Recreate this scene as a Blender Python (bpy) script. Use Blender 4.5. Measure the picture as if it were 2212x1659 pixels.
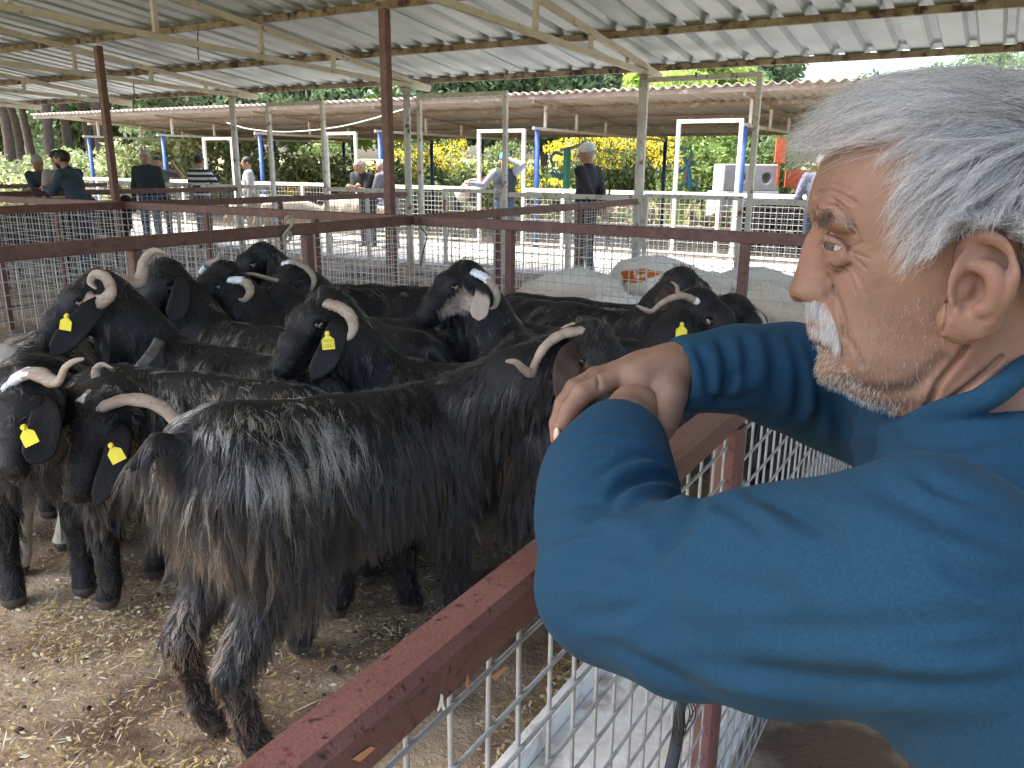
import bpy, math, random
import numpy as np
from mathutils import Matrix, Vector
random.seed(7); RNG = np.random.default_rng(7)
for o in list(bpy.data.objects): bpy.data.objects.remove(o)
SC = bpy.context.scene
COL = SC.collection
# ---------------------------------------------------------------- camera
# pixel units below are those of the photograph scaled to 2212 x 1659
F, CX, CY, HOR, HC = 1740., 1106., 829.5, 358., 1.52
PITCH = math.atan((CY - HOR) / F); ROLL = math.radians(0.5)
_R = np.array([1., 0, 0]); FW = np.array([0, math.cos(PITCH), -math.sin(PITCH)]); _U = np.array([0, math.sin(PITCH), math.cos(PITCH)])
CR = _R * math.cos(ROLL) + _U * math.sin(ROLL); CU = _U * math.cos(ROLL) - _R * math.sin(ROLL)
CP = np.array([0, 0, HC])
cam_d = bpy.data.cameras.new('camera'); cam = bpy.data.objects.new('camera', cam_d); COL.objects.link(cam)
cam_d.sensor_width = 36; cam_d.lens = 36 * F / 2212; cam_d.clip_start = 0.05; cam_d.clip_end = 2000
M = Matrix(((CR[0], CU[0], -FW[0], 0), (CR[1], CU[1], -FW[1], 0), (CR[2], CU[2], -FW[2], HC), (0, 0, 0, 1)))
cam.matrix_world = M
SC.camera = cam
# ---------------------------------------------------------------- light
SUN_EL, SUN_AZ = math.radians(58), math.radians(-85)       # azimuth from +Y clockwise: high, from the left end of the sheds
w = bpy.data.worlds.new('World'); SC.world = w; w.use_nodes = True
nt = w.node_tree; bg = nt.nodes['Background']
sky = nt.nodes.new('ShaderNodeTexSky'); sky.sky_type = 'NISHITA'; sky.sun_disc = False
sky.sun_elevation = SUN_EL; sky.sun_rotation = SUN_AZ; sky.dust_density = 4.5; sky.air_density = 0.95; sky.ozone_density = 0.8
nt.links.new(sky.outputs[0], bg.inputs[0]); bg.inputs[1].default_value = 0.15
sl = bpy.data.lights.new('sun', 'SUN'); sl.energy = 2.7; sl.angle = math.radians(38); sl.color = (1, 0.97, 0.93)
so = bpy.data.objects.new('sun', sl); COL.objects.link(so)
sd = Vector((math.sin(SUN_AZ) * math.cos(SUN_EL), math.cos(SUN_AZ) * math.cos(SUN_EL), math.sin(SUN_EL)))
so.rotation_euler = sd.to_track_quat('Z', 'Y').to_euler()
SC.view_settings.view_transform = 'Standard'; SC.view_settings.look = 'None'; SC.view_settings.gamma = 1
SC.view_settings.exposure = 2.45
SC.render.engine = 'CYCLES'
SC.cycles.use_denoising = True
SC.cycles.max_bounces = 6; SC.cycles.diffuse_bounces = 4; SC.cycles.glossy_bounces = 3; SC.cycles.transparent_max_bounces = 8
SC.cycles.caustics_reflective = False; SC.cycles.caustics_refractive = False
SC.cycles_curves.shape = 'RIBBONS'; SC.cycles_curves.subdivisions = 2

# ---------------------------------------------------------------- pixel <-> place
def ray(x, y): return FW + CR * (x - CX) / F + CU * (CY - y) / F
def atz(x, y, z):
    d = ray(x, y); return CP + d * ((z - HC) / d[2])
def atd(x, y, D): return CP + ray(x, y) * D
def proj(P):
    v = np.asarray(P) - CP; z = v @ FW
    return CX + F * (v @ CR) / z, CY - F * (v @ CU) / z
TH = math.radians(31)
D1 = np.array([math.sin(TH), math.cos(TH), 0]); D2 = np.array([-math.cos(TH), math.sin(TH), 0]); ZZ = np.array([0, 0, 1.])
def W(s, t, z=0.): return s * D1 + t * D2 + z * ZZ         # the pens' own grid: s along the near rail, t across it
def att(x, y, t): d = ray(x, y); return CP + d * (t / (d @ D2))
def ats(x, y, s): d = ray(x, y); return CP + d * (s / (d @ D1))
def nrm(v): v = np.asarray(v, float); return v / (np.linalg.norm(v) + 1e-12)

# ---------------------------------------------------------------- mesh building
class MB:
    def __init__(self): self.v = []; self.f = []; self.n = 0
    def add(self, v, f):
        v = np.asarray(v, float); self.v.append(v); n = self.n
        self.f += [tuple(i + n for i in q) for q in f]; self.n += len(v); return self
    def box(self, c, ax, ay, az):                         # centre and three half axes
        c, ax, ay, az = map(np.asarray, (c, ax, ay, az))
        v = [c + i * ax + j * ay + k * az for k in (-1, 1) for j in (-1, 1) for i in (-1, 1)]
        return self.add(v, [(0, 2, 3, 1), (4, 5, 7, 6), (0, 1, 5, 4), (2, 6, 7, 3), (0, 4, 6, 2), (1, 3, 7, 5)])
    def beam(self, a, b, w, h, up=ZZ, bev=0.0):
        a, b = np.asarray(a, float), np.asarray(b, float); d = nrm(b - a)
        if abs(d @ up) > .95: up = np.array([D1[0], D1[1], 0.])
        s = nrm(np.cross(d, up)); u = np.cross(s, d)
        if bev <= 0: return self.box((a + b) / 2, s * w / 2, (b - a) / 2, u * h / 2)
        q = [(-w/2+bev, -h/2), (w/2-bev, -h/2), (w/2, -h/2+bev), (w/2, h/2-bev), (w/2-bev, h/2), (-w/2+bev, h/2), (-w/2, h/2-bev), (-w/2, -h/2+bev)]
        v = [p + s * x + u * y for p in (a, b) for x, y in q]
        return self.add(v, [(i, (i + 1) % 8, (i + 1) % 8 + 8, i + 8) for i in range(8)] + [tuple(range(7, -1, -1)), tuple(range(8, 16))])
    def tube(self, pts, r, n=8, cap=True):
        pts = np.asarray(pts, float); m = len(pts); r = np.broadcast_to(np.asarray(r, float), (m,))
        t = np.gradient(pts, axis=0); t /= np.linalg.norm(t, axis=1)[:, None] + 1e-12
        ref = ZZ if abs(t[0] @ ZZ) < .9 else np.array([1., 0, 0])
        s = nrm(np.cross(t[0], ref)); V = []
        for i in range(m):
            s = nrm(s - t[i] * (s @ t[i])); u = np.cross(t[i], s)
            for k in range(n):
                a = 2 * math.pi * k / n; V.append(pts[i] + r[i] * (math.cos(a) * s + math.sin(a) * u))
        f = [(i*n+k, i*n+(k+1) % n, (i+1)*n+(k+1) % n, (i+1)*n+k) for i in range(m-1) for k in range(n)]
        if cap: f += [tuple(range(n-1, -1, -1)), tuple(range((m-1)*n, m*n))]
        return self.add(V, f)
    def grid(self, P):                                    # (a, b, 3) array of points
        a, b = P.shape[:2]
        return self.add(P.reshape(-1, 3), [(i*b+j, i*b+j+1, (i+1)*b+j+1, (i+1)*b+j) for i in range(a-1) for j in range(b-1)])
    def mesh(self, name, mat, base=None, smooth=False):
        V = np.concatenate(self.v) if self.v else np.zeros((0, 3))
        if base is not None: V = V - np.asarray(base)
        me = bpy.data.meshes.new(name); me.from_pydata(V.tolist(), [], self.f); me.update()
        for m_ in (mat if isinstance(mat, (list, tuple)) else [mat]): me.materials.append(m_)
        if smooth: me.shade_smooth()
        return me
    def build(self, name, mat, parent=None, base=None, smooth=False):
        return link(name, self.mesh(name, mat, base, smooth), parent)
def link(name, data, parent=None):
    o = bpy.data.objects.new(name, data); COL.objects.link(o)
    if parent is not None: o.parent = parent
    return o
def fastmesh(name, V, Fc, mat, parent=None, smooth=True, base=None):   # numpy arrays: verts (n,3), faces (m,k)
    me = bpy.data.meshes.new(name); V = np.asarray(V, np.float32)
    if base is not None: V = V - np.asarray(base, np.float32)
    Fc = np.asarray(Fc, np.int32); k = Fc.shape[1]
    me.vertices.add(len(V)); me.vertices.foreach_set('co', np.ascontiguousarray(V, np.float32).ravel())
    me.loops.add(Fc.size); me.loops.foreach_set('vertex_index', Fc.ravel())
    me.polygons.add(len(Fc)); me.polygons.foreach_set('loop_start', np.arange(0, Fc.size, k, dtype=np.int32))
    me.update(calc_edges=True); me.validate()
    for m_ in (mat if isinstance(mat, (list, tuple)) else [mat]): me.materials.append(m_)
    if smooth: me.shade_smooth()
    return link(name, me, parent)
def tag(o, label=None, cat=None, group=None, kind=None):
    if label: o['label'] = label
    if cat: o['category'] = cat
    if group: o['group'] = group
    if kind: o['kind'] = kind
    return o
def thing(name, label, cat, loc, group=None, rz=0):
    o = bpy.data.objects.new(name, None); COL.objects.link(o); o.empty_display_size = .1
    o.location = tuple(map(float, loc)); o.rotation_euler = (0, 0, rz)
    return tag(o, label, cat, group)

# ---------------------------------------------------------------- materials
def mat(name, col, rough=.7, col2=None, scale=6., detail=4., lo=.4, hi=.65, bump=0., bscale=40., metal=0., spec=.5, sheen=0., third=None, stretch=None, sss=0.):
    m = bpy.data.materials.new(name); m.use_nodes = True; nt = m.node_tree; N = nt.nodes; L = nt.links
    b = N['Principled BSDF']; b.inputs['Base Color'].default_value = (*col, 1); b.inputs['Roughness'].default_value = rough
    b.inputs['Metallic'].default_value = metal; b.inputs['Specular IOR Level'].default_value = spec
    if sheen: b.inputs['Sheen Weight'].default_value = sheen; b.inputs['Sheen Roughness'].default_value = .4
    if sss: b.inputs['Subsurface Weight'].default_value = sss; b.inputs['Subsurface Radius'].default_value = (.012, .005, .003); b.inputs['Subsurface Scale'].default_value = 1.0
    tc = N.new('ShaderNodeTexCoord'); src = tc.outputs['Object']
    if stretch:
        mp = N.new('ShaderNodeMapping'); mp.inputs['Scale'].default_value = stretch; L.new(src, mp.inputs[0]); src = mp.outputs[0]
    def noise(sc, dt=4.):
        n = N.new('ShaderNodeTexNoise'); n.inputs['Scale'].default_value = sc; n.inputs['Detail'].default_value = dt; n.inputs['Roughness'].default_value = .6
        L.new(src, n.inputs['Vector']); return n.outputs['Fac']
    out = None
    if col2 is not None:
        r = N.new('ShaderNodeValToRGB'); r.color_ramp.elements[0].position = lo; r.color_ramp.elements[1].position = hi
        r.color_ramp.elements[0].color = (*col, 1); r.color_ramp.elements[1].color = (*col2, 1)
        L.new(noise(scale, detail), r.inputs[0]); out = r.outputs[0]
    if third is not None:                                  # (colour, scale, lo, hi)
        r2 = N.new('ShaderNodeValToRGB'); r2.color_ramp.elements[0].position = third[2]; r2.color_ramp.elements[1].position = third[3]
        r2.color_ramp.elements[0].color = (0, 0, 0, 1); r2.color_ramp.elements[1].color = (1, 1, 1, 1)
        L.new(noise(third[1], 5.), r2.inputs[0])
        mx = N.new('ShaderNodeMix'); mx.data_type = 'RGBA'; L.new(r2.outputs[0], mx.inputs[0])
        if out is not None: L.new(out, mx.inputs[6])
        else: mx.inputs[6].default_value = (*col, 1)
        mx.inputs[7].default_value = (*third[0], 1); out = mx.outputs[2]
    if out is not None: L.new(out, b.inputs['Base Color'])
    if bump:
        bp = N.new('ShaderNodeBump'); bp.inputs['Strength'].default_value = min(1, bump); bp.inputs['Distance'].default_value = .01 * max(1, bump)
        L.new(noise(bscale, 6.), bp.inputs['Height']); L.new(bp.outputs[0], b.inputs['Normal'])
    return m
def attrmat(name, attr, rough=.6, spec=.4, trans=0.):      # colour from a colour attribute
    m = bpy.data.materials.new(name); m.use_nodes = True; nt = m.node_tree; b = nt.nodes['Principled BSDF']
    a = nt.nodes.new('ShaderNodeAttribute'); a.attribute_name = attr
    nt.links.new(a.outputs['Color'], b.inputs['Base Color']); b.inputs['Roughness'].default_value = rough; b.inputs['Specular IOR Level'].default_value = spec
    if trans:
        t = nt.nodes.new('ShaderNodeBsdfTranslucent'); nt.links.new(a.outputs['Color'], t.inputs[0])
        mx = nt.nodes.new('ShaderNodeMixShader'); mx.inputs[0].default_value = trans
        nt.links.new(b.outputs[0], mx.inputs[1]); nt.links.new(t.outputs[0], mx.inputs[2]); nt.links.new(mx.outputs[0], nt.nodes['Material Output'].inputs[0])
    return m
MT = dict(
    brown=mat('brown_painted_steel', (.14, .060, .045), .55, (.18, .088, .068), 9, third=((.06, .022, .015), 30, .55, .7), bump=.15, bscale=120),
    rail=mat('maroon_rail_paint', (.105, .041, .036), .36, (.140, .066, .059), 4, third=((.030, .010, .009), 120, .58, .68), bump=.25, bscale=260),
    cream=mat('cream_truss_paint', (.64, .59, .51), .6, (.56, .50, .42), 5, third=((.16, .075, .03), 9, .62, .72), bump=.1),
    purlin=mat('rusty_purlin_paint', (.42, .34, .26), .65, (.26, .17, .11), 4, third=((.06, .03, .018), 7, .48, .64), bump=.2),
    white=mat('white_gate_paint', (.72, .70, .64), .55, (.62, .59, .5), 6, third=((.22, .09, .035), 14, .62, .72), bump=.1),
    cream2=mat('weathered_gate_paint', (.64, .62, .56), .6, (.54, .51, .44), 6, third=((.17, .07, .028), 11, .56, .68), bump=.15),
    blue=mat('blue_column_paint', (.045, .10, .30), .5, (.06, .14, .36), 8),
    navy=mat('dark_blue_column_paint', (.012, .03, .09), .5),
    wire=mat('galvanised_wire', (.33, .34, .35), .5, (.24, .24, .24), 30, metal=.35),
    wire2=mat('weathered_wire', (.66, .64, .60), .6, (.50, .47, .43), 20, metal=.1),
    zinc=mat('zinc_roof_sheet', (.54, .61, .65), .42, (.47, .535, .57), 1.3, metal=.15, third=((.40, .45, .47), .7, .52, .8), spec=.5),
    fibre=mat('fibre_cement_sheet', (.48, .43, .37), .85, (.38, .33, .28), 2.2, third=((.26, .21, .17), 1.1, .55, .75), bump=.1),
    concrete=mat('aisle_concrete', (.50, .48, .44), .85, (.40, .38, .34), 1.2, third=((.24, .21, .17), .55, .58, .75), bump=.2),
)
# ---------------------------------------------------------------- ground
TA, PW, SB, SCN = 4.08, 3.7, 5.2, 9.85                     # pen grid: fence lines and column line
def hill(s, t):                                           # terrain height
    r = np.clip((s - 21) / 30, 0, None); g = np.clip((14 - t) / 26, 0.12, 1.2)
    return r ** 1.15 * 7.5 * g
def ground_grid():
    ss = np.concatenate([np.linspace(-400, -12, 12), np.linspace(-10, 20, 16), np.linspace(21, 90, 40), np.linspace(110, 900, 10)])
    tt = np.concatenate([np.linspace(-600, -45, 10), np.linspace(-40, 60, 46), np.linspace(70, 700, 10)])
    S, T = np.meshgrid(ss, tt, indexing='ij'); Z = hill(np.clip(S, None, 90), T)
    Z = np.where(S > 90, hill(np.full_like(S, 90), T), Z)
    return S[..., None] * D1 + T[..., None] * D2 + (Z - .06)[..., None] * ZZ
m_earth = mat('hillside_earth', (.16, .145, .06), .95, (.09, .11, .035), .7, third=((.24, .17, .10), .35, .5, .7), bump=.4, bscale=4)
tag(MB().grid(ground_grid()).build('ground', m_earth, smooth=True), kind='structure')
# pen floor: trodden soil, uneven
def penfloor():
    ss = np.arange(-2.2, 10.2, .045); tt = np.arange(-1.6, 6.0, .045)
    S, T = np.meshgrid(ss, tt, indexing='ij')
    rng = np.random.default_rng(3); Z = np.zeros_like(S)
    for k in range(60):
        f = rng.uniform(1.5, 16); a = rng.uniform(0, 6.28); ph = rng.uniform(0, 6.28)
        Z += np.sin(f * (S * math.cos(a) + T * math.sin(a)) + ph) * .0075 / (1 + .28 * f)
    Z += rng.normal(0, .0016, Z.shape)
    return S[..., None] * D1 + T[..., None] * D2 + (Z + .0)[..., None] * ZZ
m_soil = mat('trodden_pen_soil', (.30, .21, .135), .9, (.47, .385, .275), 2.4, third=((.10, .058, .033), 1.7, .46, .61), bump=1.4, bscale=70)
tag(MB().grid(penfloor()).build('pen_floor', m_soil, smooth=True), kind='structure')
for nm, s0, s1, t0, t1 in (('pavement', 10.05, 13.5, -8, 30),):
    tag(MB().box(W((s0+s1)/2, (t0+t1)/2, .0), D1*(s1-s0)/2, D2*(t1-t0)/2, ZZ*.03).build(nm, MT['concrete']), kind='structure')
m_dirt = mat('pale_yard_earth', (.24, .20, .15), .95, (.16, .13, .09), 1.5, third=((.3, .27, .22), .6, .5, .7), bump=.4, bscale=14)
tag(MB().box(W(17.5, 11, .0), D1*3.99, D2*19, ZZ*.012).build('yard_floor', m_dirt), kind='structure')
tag(MB().box(W(4.4, 18, .0), D1*5.6, D2*12, ZZ*.012).build('far_pen_floor', m_soil), kind='structure')

# ---------------------------------------------------------------- fences
def wires(s0, t0, s1, t1, z0, z1, sp, r, n=4, jitter=.0, sag=0):
    mb = MB(); a, b = W(s0, t0), W(s1, t1); L = np.linalg.norm(b - a); d = (b - a) / L; off = np.cross(d, ZZ) * r * 1.6
    k = int(L / sp)
    rng = np.random.default_rng(int(abs(s0*100+t0*10))+5)
    for i in range(1, k + 1):
        p = a + d * (i * sp - sp/2); j = rng.normal(0, jitter, 2)
        mb.tube([p + ZZ*z0, p + d*j[0] + ZZ*(z0+z1)/2, p + d*j[1] + ZZ*z1], r, n, cap=False)
    zz = z1 - sp * .45
    while zz > z0:
        m = max(3, int(L / .5)); q = np.linspace(0, 1, m)
        pts = a + np.outer(q * L, d) + off + np.outer(zz + rng.normal(0, jitter * .6, m), ZZ)
        mb.tube(pts, r, n, cap=False); zz -= sp
    return mb
def fence(label, s0, t0, s1, t1, zt=1.13, rail=(.06, .07), posts=(), pw=.06, sp=.065, r=.0031, mt='brown', wm='wire2', n=4, jit=.002, group=None, name='pen_fence', low=False, bev=.004):
    base = W((s0+s1)/2, (t0+t1)/2); o = thing(name, label, 'fence', base, group)
    a, b = W(s0, t0, zt), W(s1, t1, zt); d = nrm(b - a); L = np.linalg.norm(b - a)
    MB().beam(a - ZZ*rail[1]/2, b - ZZ*rail[1]/2, rail[0], rail[1], bev=bev).build('rail', MT[mt], o, base)
    if low: MB().beam(a - ZZ*(zt-.1), b - ZZ*(zt-.1), rail[0]*.8, .04).build('rail', MT[mt], o, base)
    for p in posts:
        q = a + d * p; q[2] = 0
        MB().beam(q, q + ZZ*(zt - rail[1] - .002), pw, pw, up=d, bev=bev).build('post', MT[mt], o, base)
    wires(s0, t0, s1, t1, .05, zt - rail[1] - .004, sp, r, n, jit).build('wire_mesh', MT[wm], o, base, smooth=True)
    return o
BRAIL = (.06, .072)
# the rail the man leans on
near = fence('maroon steel rail fence the man in the blue sweatshirt leans on', -1.6, .372, SB-.05, .372, rail=(.05, .052), posts=(1.0, 2.98, 4.8, 6.7), pw=.05, r=.0028, mt='rail', wm='wire', n=8, jit=.0035, bev=.008)
m_chip = mat('bare_paint_chip', (.75, .72, .68), .6); m_rust = mat('rust_scratch', (.42, .19, .09), .8)
def chip(pts, m):
    V = [att(x, y, .372 - .0262) for x, y in pts]; c = np.mean(V, 0); n_ = len(V); nb_ = np.array([*W(0, 0)]) 
    o = MB().add([c] + V, [(0, i + 1, (i + 1) % n_ + 1) for i in range(n_)]).build('paint_chip', m, near, np.array(near.location)); return o
chip([(952, 1498), (957, 1502), (958, 1520), (962, 1532), (957, 1536), (953, 1526), (947, 1538), (944, 1534), (949, 1518)], m_chip)
chip([(1008, 1456), (1012, 1462), (1013, 1484), (1009, 1496), (1006, 1480)], m_rust); chip([(1060, 1462), (1090, 1440), (1100, 1442), (1070, 1470)], m_rust); chip([(760, 1640), (800, 1612), (812, 1616), (778, 1646)], m_rust)
fence('brown fence ending at the column, with the twine knot on its rail', -1.5, TA, SCN-.06, TA, rail=BRAIL, posts=(1.0, 2.6, 4.25, 5.55, 8.0, 9.7), r=.0028)
fence('brown cross fence between the black goats and the white sheep', SB, .4, SB, TA-.05, rail=BRAIL, posts=(1.0, 2.75))
G_F = 'brown fences of the farther pens'
fence('brown fence joining the second roof post to the eave column behind', -1.0, TA+PW, SCN-.06, TA+PW, rail=BRAIL, posts=(1.5, 3.2, 4.9, 8.3), pw=.05)
fence('brown cross fence between the two roof posts', SB, TA+.05, SB, TA+PW-.05, rail=BRAIL, posts=(1.0, 2.4), pw=.055)
fence('brown cross fence running on past the second roof post', SB, TA+PW+.05, SB, TA+2*PW, rail=BRAIL, posts=(1.2, 2.5), pw=.055)
fence('brown fence under the bearded leaning man', 0, TA+2*PW, SCN-.06, TA+2*PW, rail=BRAIL, posts=(1.9, 4, 6.5), pw=.05, sp=.09)
fence('brown fence of the last pen towards the pine trunks', 2, TA+3*PW, SCN-.06, TA+3*PW, rail=BRAIL, posts=(1.9, 4, 6.2), pw=.05, sp=.09)
# ---------------------------------------------------------------- the shed overhead
base = W(6, 8, 0); shed = thing('livestock_shed', 'open market shed of cream trusses and ribbed zinc roof over the goat pens', 'shed', base)
ztop = lambda s: 2.66 + (10.3 - s) * .122
zbot = lambda s: 2.635 + (10.3 - s) * .032
S_NEAR = -1.2  # roof carried on behind the camera, unseen, to keep the man shaded
EX = [1420, 918, 545, 275, 79]                             # picture columns of the truss ends
trusst = [float(ats(x, y, 10.3) @ D2) for x, y in zip(EX, (165, 198, 214, 232, 243))]
trusst = [trusst[0] - 4.1] + trusst + [trusst[-1] + 3.6, trusst[-1] + 7.2]
tmin, tmax = trusst[0] - 4.0, trusst[-1] + 3.6
for t in trusst:
    tr = MB().beam(W(10.42, t, ztop(10.42)), W(S_NEAR, t, ztop(S_NEAR)), .05, .06).build('truss', MT['cream'], shed, base)
    MB().beam(W(10.40, t+.002, zbot(10.40)-.012), W(S_NEAR, t+.002, zbot(S_NEAR)), .052, .06).build('bottom_chord', MT['cream'], tr, base)
    for s in (9.35, 8.35, 7.15, 5.75, 4.3, 2.8, 1.2):
        MB().beam(W(s, t+.001, zbot(s)+.03), W(s, t+.001, ztop(s)-.03), .045, .05).build('strut', MT['cream'], tr, base)
for s in (10.28, 8.75, 7.1, 5.4, 3.7, 2.0, .4, S_NEAR+.06):
    z = ztop(s) + .03 + .036
    MB().beam(W(s, tmin, z), W(s, tmax, z), .06, .07).build('purlin', MT['purlin'], shed, base)
# ribbed sheets, each its own piece, lapped side by side
RIB = .333
prof = [(0, 0), (.20, 0), (.232, .06), (.301, .06), (.333, 0)]
def sheet(width_ribs=3):
    mb = MB(); xs = [(k*RIB + a, b) for k in range(width_ribs) for a, b in prof[:-1]] + [(width_ribs*RIB + .02, 0)]
    rows = []
    for s in np.linspace(S_NEAR, 10.5, 7): rows.append([W(s, 0, ztop(s) + .03 + .072 + .003) + D2 * a + ZZ * b for a, b in xs])
    P = np.array(rows); up = P + ZZ * .003
    mb.grid(P); mb.grid(up[:, ::-1]); return mb
me = sheet().mesh('roof_sheet', MT['zinc'])
k = 0; t = tmin
while t < tmax:
    o = link('roof_sheet', me, shed); o.location = Vector(W(0, t, (.004 if k % 2 else 0))) - Vector(base); t += RIB * 3; k += 1
# columns: pale eave columns (round) and brown posts inside
PXC = [1385, 868, 510, 125]
for x, y, t in zip(PXC, (172, 198, 220, 241), trusst[1:5]):
    MB().tube([W(SCN, t, 0), W(SCN, t, 1.2), W(SCN, t, zbot(SCN) - .05)], .052, 14).build('column', MT['cream2'], shed, base, smooth=True)
    MB().box(W(SCN, t, zbot(SCN)-.043), D1*.09, D2*.06, ZZ*.006).build('bracket', MT['purlin'], shed, base)
for (x, y) in ((843, 462), (250, 431)):
    P = atz(x, y, 1.1); P[2] = 0
    MB().beam(P, P + ZZ*(zbot(SB) - .03), .075, .075, up=D1, bev=.005).build('post', MT['brown'], shed, base)
# ---------------------------------------------------------------- organic surfaces: voxel field + surface nets
class Vox:
    def __init__(s, lo, hi, h):
        s.lo = np.asarray(lo, float); s.h = h; s.n = np.maximum(4, np.ceil((np.asarray(hi) - s.lo) / h).astype(int) + 1)
        s.F = np.full(tuple(s.n), 1.0, np.float32)
    def sl(s, lo, hi):
        a = np.clip(np.floor((np.asarray(lo) - s.lo) / s.h).astype(int), 0, s.n); b = np.clip(np.ceil((np.asarray(hi) - s.lo) / s.h).astype(int) + 1, 0, s.n)
        if np.any(b <= a): return None, None
        ax = [(s.lo[i] + np.arange(a[i], b[i]) * s.h).astype(np.float32) for i in range(3)]
        return tuple(slice(a[i], b[i]) for i in range(3)), (ax[0][:, None, None], ax[1][None, :, None], ax[2][None, None, :])
    def blend(s, S, d, k, mode):
        f = s.F[S]
        if mode == 'sub': s.F[S] = -smin(-f, d, k)
        else: s.F[S] = smin(f, d, k)
    def cap(s, a, b, ra, rb=None, k=.02, mode='add', flat=None):
        a, b = np.asarray(a, float), np.asarray(b, float); rb = ra if rb is None else rb; R = max(ra, rb)
        m = R + k + 3 * s.h; S, X = s.sl(np.minimum(a, b) - m, np.maximum(a, b) + m)
        if S is None: return
        s.blend(S, capd(X, a, b, ra, rb, flat), k, mode)
    def ell(s, c, r, axes=None, k=.02, mode='add'):
        c = np.asarray(c, float); r = np.asarray(r, float); m = r.max() + k + 3 * s.h; S, X = s.sl(c - m, c + m)
        if S is None: return
        P = [X[i] - np.float32(c[i]) for i in range(3)]
        if axes is not None: P = [P[0]*np.float32(ax[0]) + P[1]*np.float32(ax[1]) + P[2]*np.float32(ax[2]) for ax in axes]
        q = np.sqrt((P[0]/r[0])**2 + (P[1]/r[1])**2 + (P[2]/r[2])**2); q2 = np.sqrt((P[0]/r[0]**2)**2 + (P[1]/r[1]**2)**2 + (P[2]/r[2]**2)**2) + 1e-6
        s.blend(S, (q * (q - 1) / q2).astype(np.float32), k, mode)
    def chain(s, pts, rs, k=.02, mode='add'):
        for i in range(len(pts) - 1): s.cap(pts[i], pts[i+1], rs[i], rs[i+1], k, mode)
    def mesh(s): return surface_nets(s.F, s.lo, s.h)
def smin(a, b, k):
    q = np.clip(.5 + .5 * (b - a) / k, 0, 1); return b + (a - b) * q - k * q * (1 - q)
def capd(X, a, b, ra, rb, flat=None):
    ba = b - a; L = float(ba @ ba) + 1e-12
    px, py, pz = X[0] - np.float32(a[0]), X[1] - np.float32(a[1]), X[2] - np.float32(a[2])
    t = np.clip((px*ba[0] + py*ba[1] + pz*ba[2]) / L, 0, 1).astype(np.float32)
    dx, dy, dz = px - t*np.float32(ba[0]), py - t*np.float32(ba[1]), pz - t*np.float32(ba[2])
    if flat is not None:
        n, kf = flat; e = (dx*n[0] + dy*n[1] + dz*n[2]) * (1/kf - 1); dx, dy, dz = dx + e*n[0], dy + e*n[1], dz + e*n[2]
        return ((np.sqrt(dx*dx + dy*dy + dz*dz) - (ra + (rb - ra) * t)) * (kf ** .5)).astype(np.float32)
    return (np.sqrt(dx*dx + dy*dy + dz*dz) - (ra + (rb - ra) * t)).astype(np.float32)
def surface_nets(Fd, lo, h):
    sgn = Fd < 0; n = Fd.shape
    C = np.zeros(tuple(i - 1 for i in n), np.int8)
    cn = [(i, j, k) for i in (0, 1) for j in (0, 1) for k in (0, 1)]
    sh = lambda A, c: A[c[0]:n[0]-1+c[0], c[1]:n[1]-1+c[1], c[2]:n[2]-1+c[2]]
    for c in cn: C += sh(sgn, c)
    act = (C > 0) & (C < 8); I = np.argwhere(act); idx = np.full(C.shape, -1, np.int32); idx[act] = np.arange(len(I))
    P = np.zeros((len(I), 3)); cnt = np.zeros(len(I))
    val = {c: Fd[I[:, 0]+c[0], I[:, 1]+c[1], I[:, 2]+c[2]] for c in cn}
    for a in cn:
        for ax in range(3):
            if a[ax]: continue
            b = list(a); b[ax] = 1; b = tuple(b); fa, fb = val[a], val[b]; m = (fa < 0) != (fb < 0)
            t = np.where(m, fa / np.where(m, fa - fb, 1), 0); q = np.tile(np.array(a, float), (len(I), 1)); q[:, ax] = t
            P[m] += q[m]; cnt[m] += 1
    V = (I + P / cnt[:, None]) * h + lo
    Q = []
    for ax in range(3):
        o1, o2 = (ax + 1) % 3, (ax + 2) % 3
        s0 = [slice(0, n[i]-1) for i in range(3)]; s1 = list(s0); s1[ax] = slice(1, n[ax])
        s0[o1] = s1[o1] = slice(1, n[o1]-1); s0[o2] = s1[o2] = slice(1, n[o2]-1)
        A, B = sgn[tuple(s0)], sgn[tuple(s1)]; E = np.argwhere(A != B)
        if not len(E): continue
        E2 = E.copy(); E2[:, o1] += 1; E2[:, o2] += 1
        ins = A[E[:, 0], E[:, 1], E[:, 2]]
        def cell(d1, d2):
            q = E2.copy(); q[:, o1] += d1; q[:, o2] += d2; return idx[q[:, 0], q[:, 1], q[:, 2]]
        q = np.stack([cell(-1, -1), cell(0, -1), cell(0, 0), cell(-1, 0)], 1); q[~ins] = q[~ins][:, ::-1]; Q.append(q)
    Fq = np.concatenate(Q); Fq = Fq[(Fq >= 0).all(1)]
    return V, Fq
def vnormals(V, Fq):
    a, b, c, d = (V[Fq[:, i]] for i in range(4)); fn = np.cross(c - a, d - b)
    N = np.zeros_like(V)
    for i in range(4): np.add.at(N, Fq[:, i], fn)
    return N / (np.linalg.norm(N, axis=1)[:, None] + 1e-12)
def smooth(V, Fq, it=2, lam=.5):
    e = np.concatenate([Fq[:, [i, (i+1) % 4]] for i in range(4)])
    for _ in range(it):
        S = np.zeros_like(V); c = np.zeros(len(V)); np.add.at(S, e[:, 0], V[e[:, 1]]); np.add.at(c, e[:, 0], 1)
        V = V + lam * (S / np.maximum(c, 1)[:, None] - V)
    return V
def join(*vf):
    V, Q, n = [], [], 0
    for v, f in vf: V.append(np.asarray(v, float)); Q.append(np.asarray(f) + n); n += len(v)
    return np.concatenate(V), np.concatenate(Q)
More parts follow.
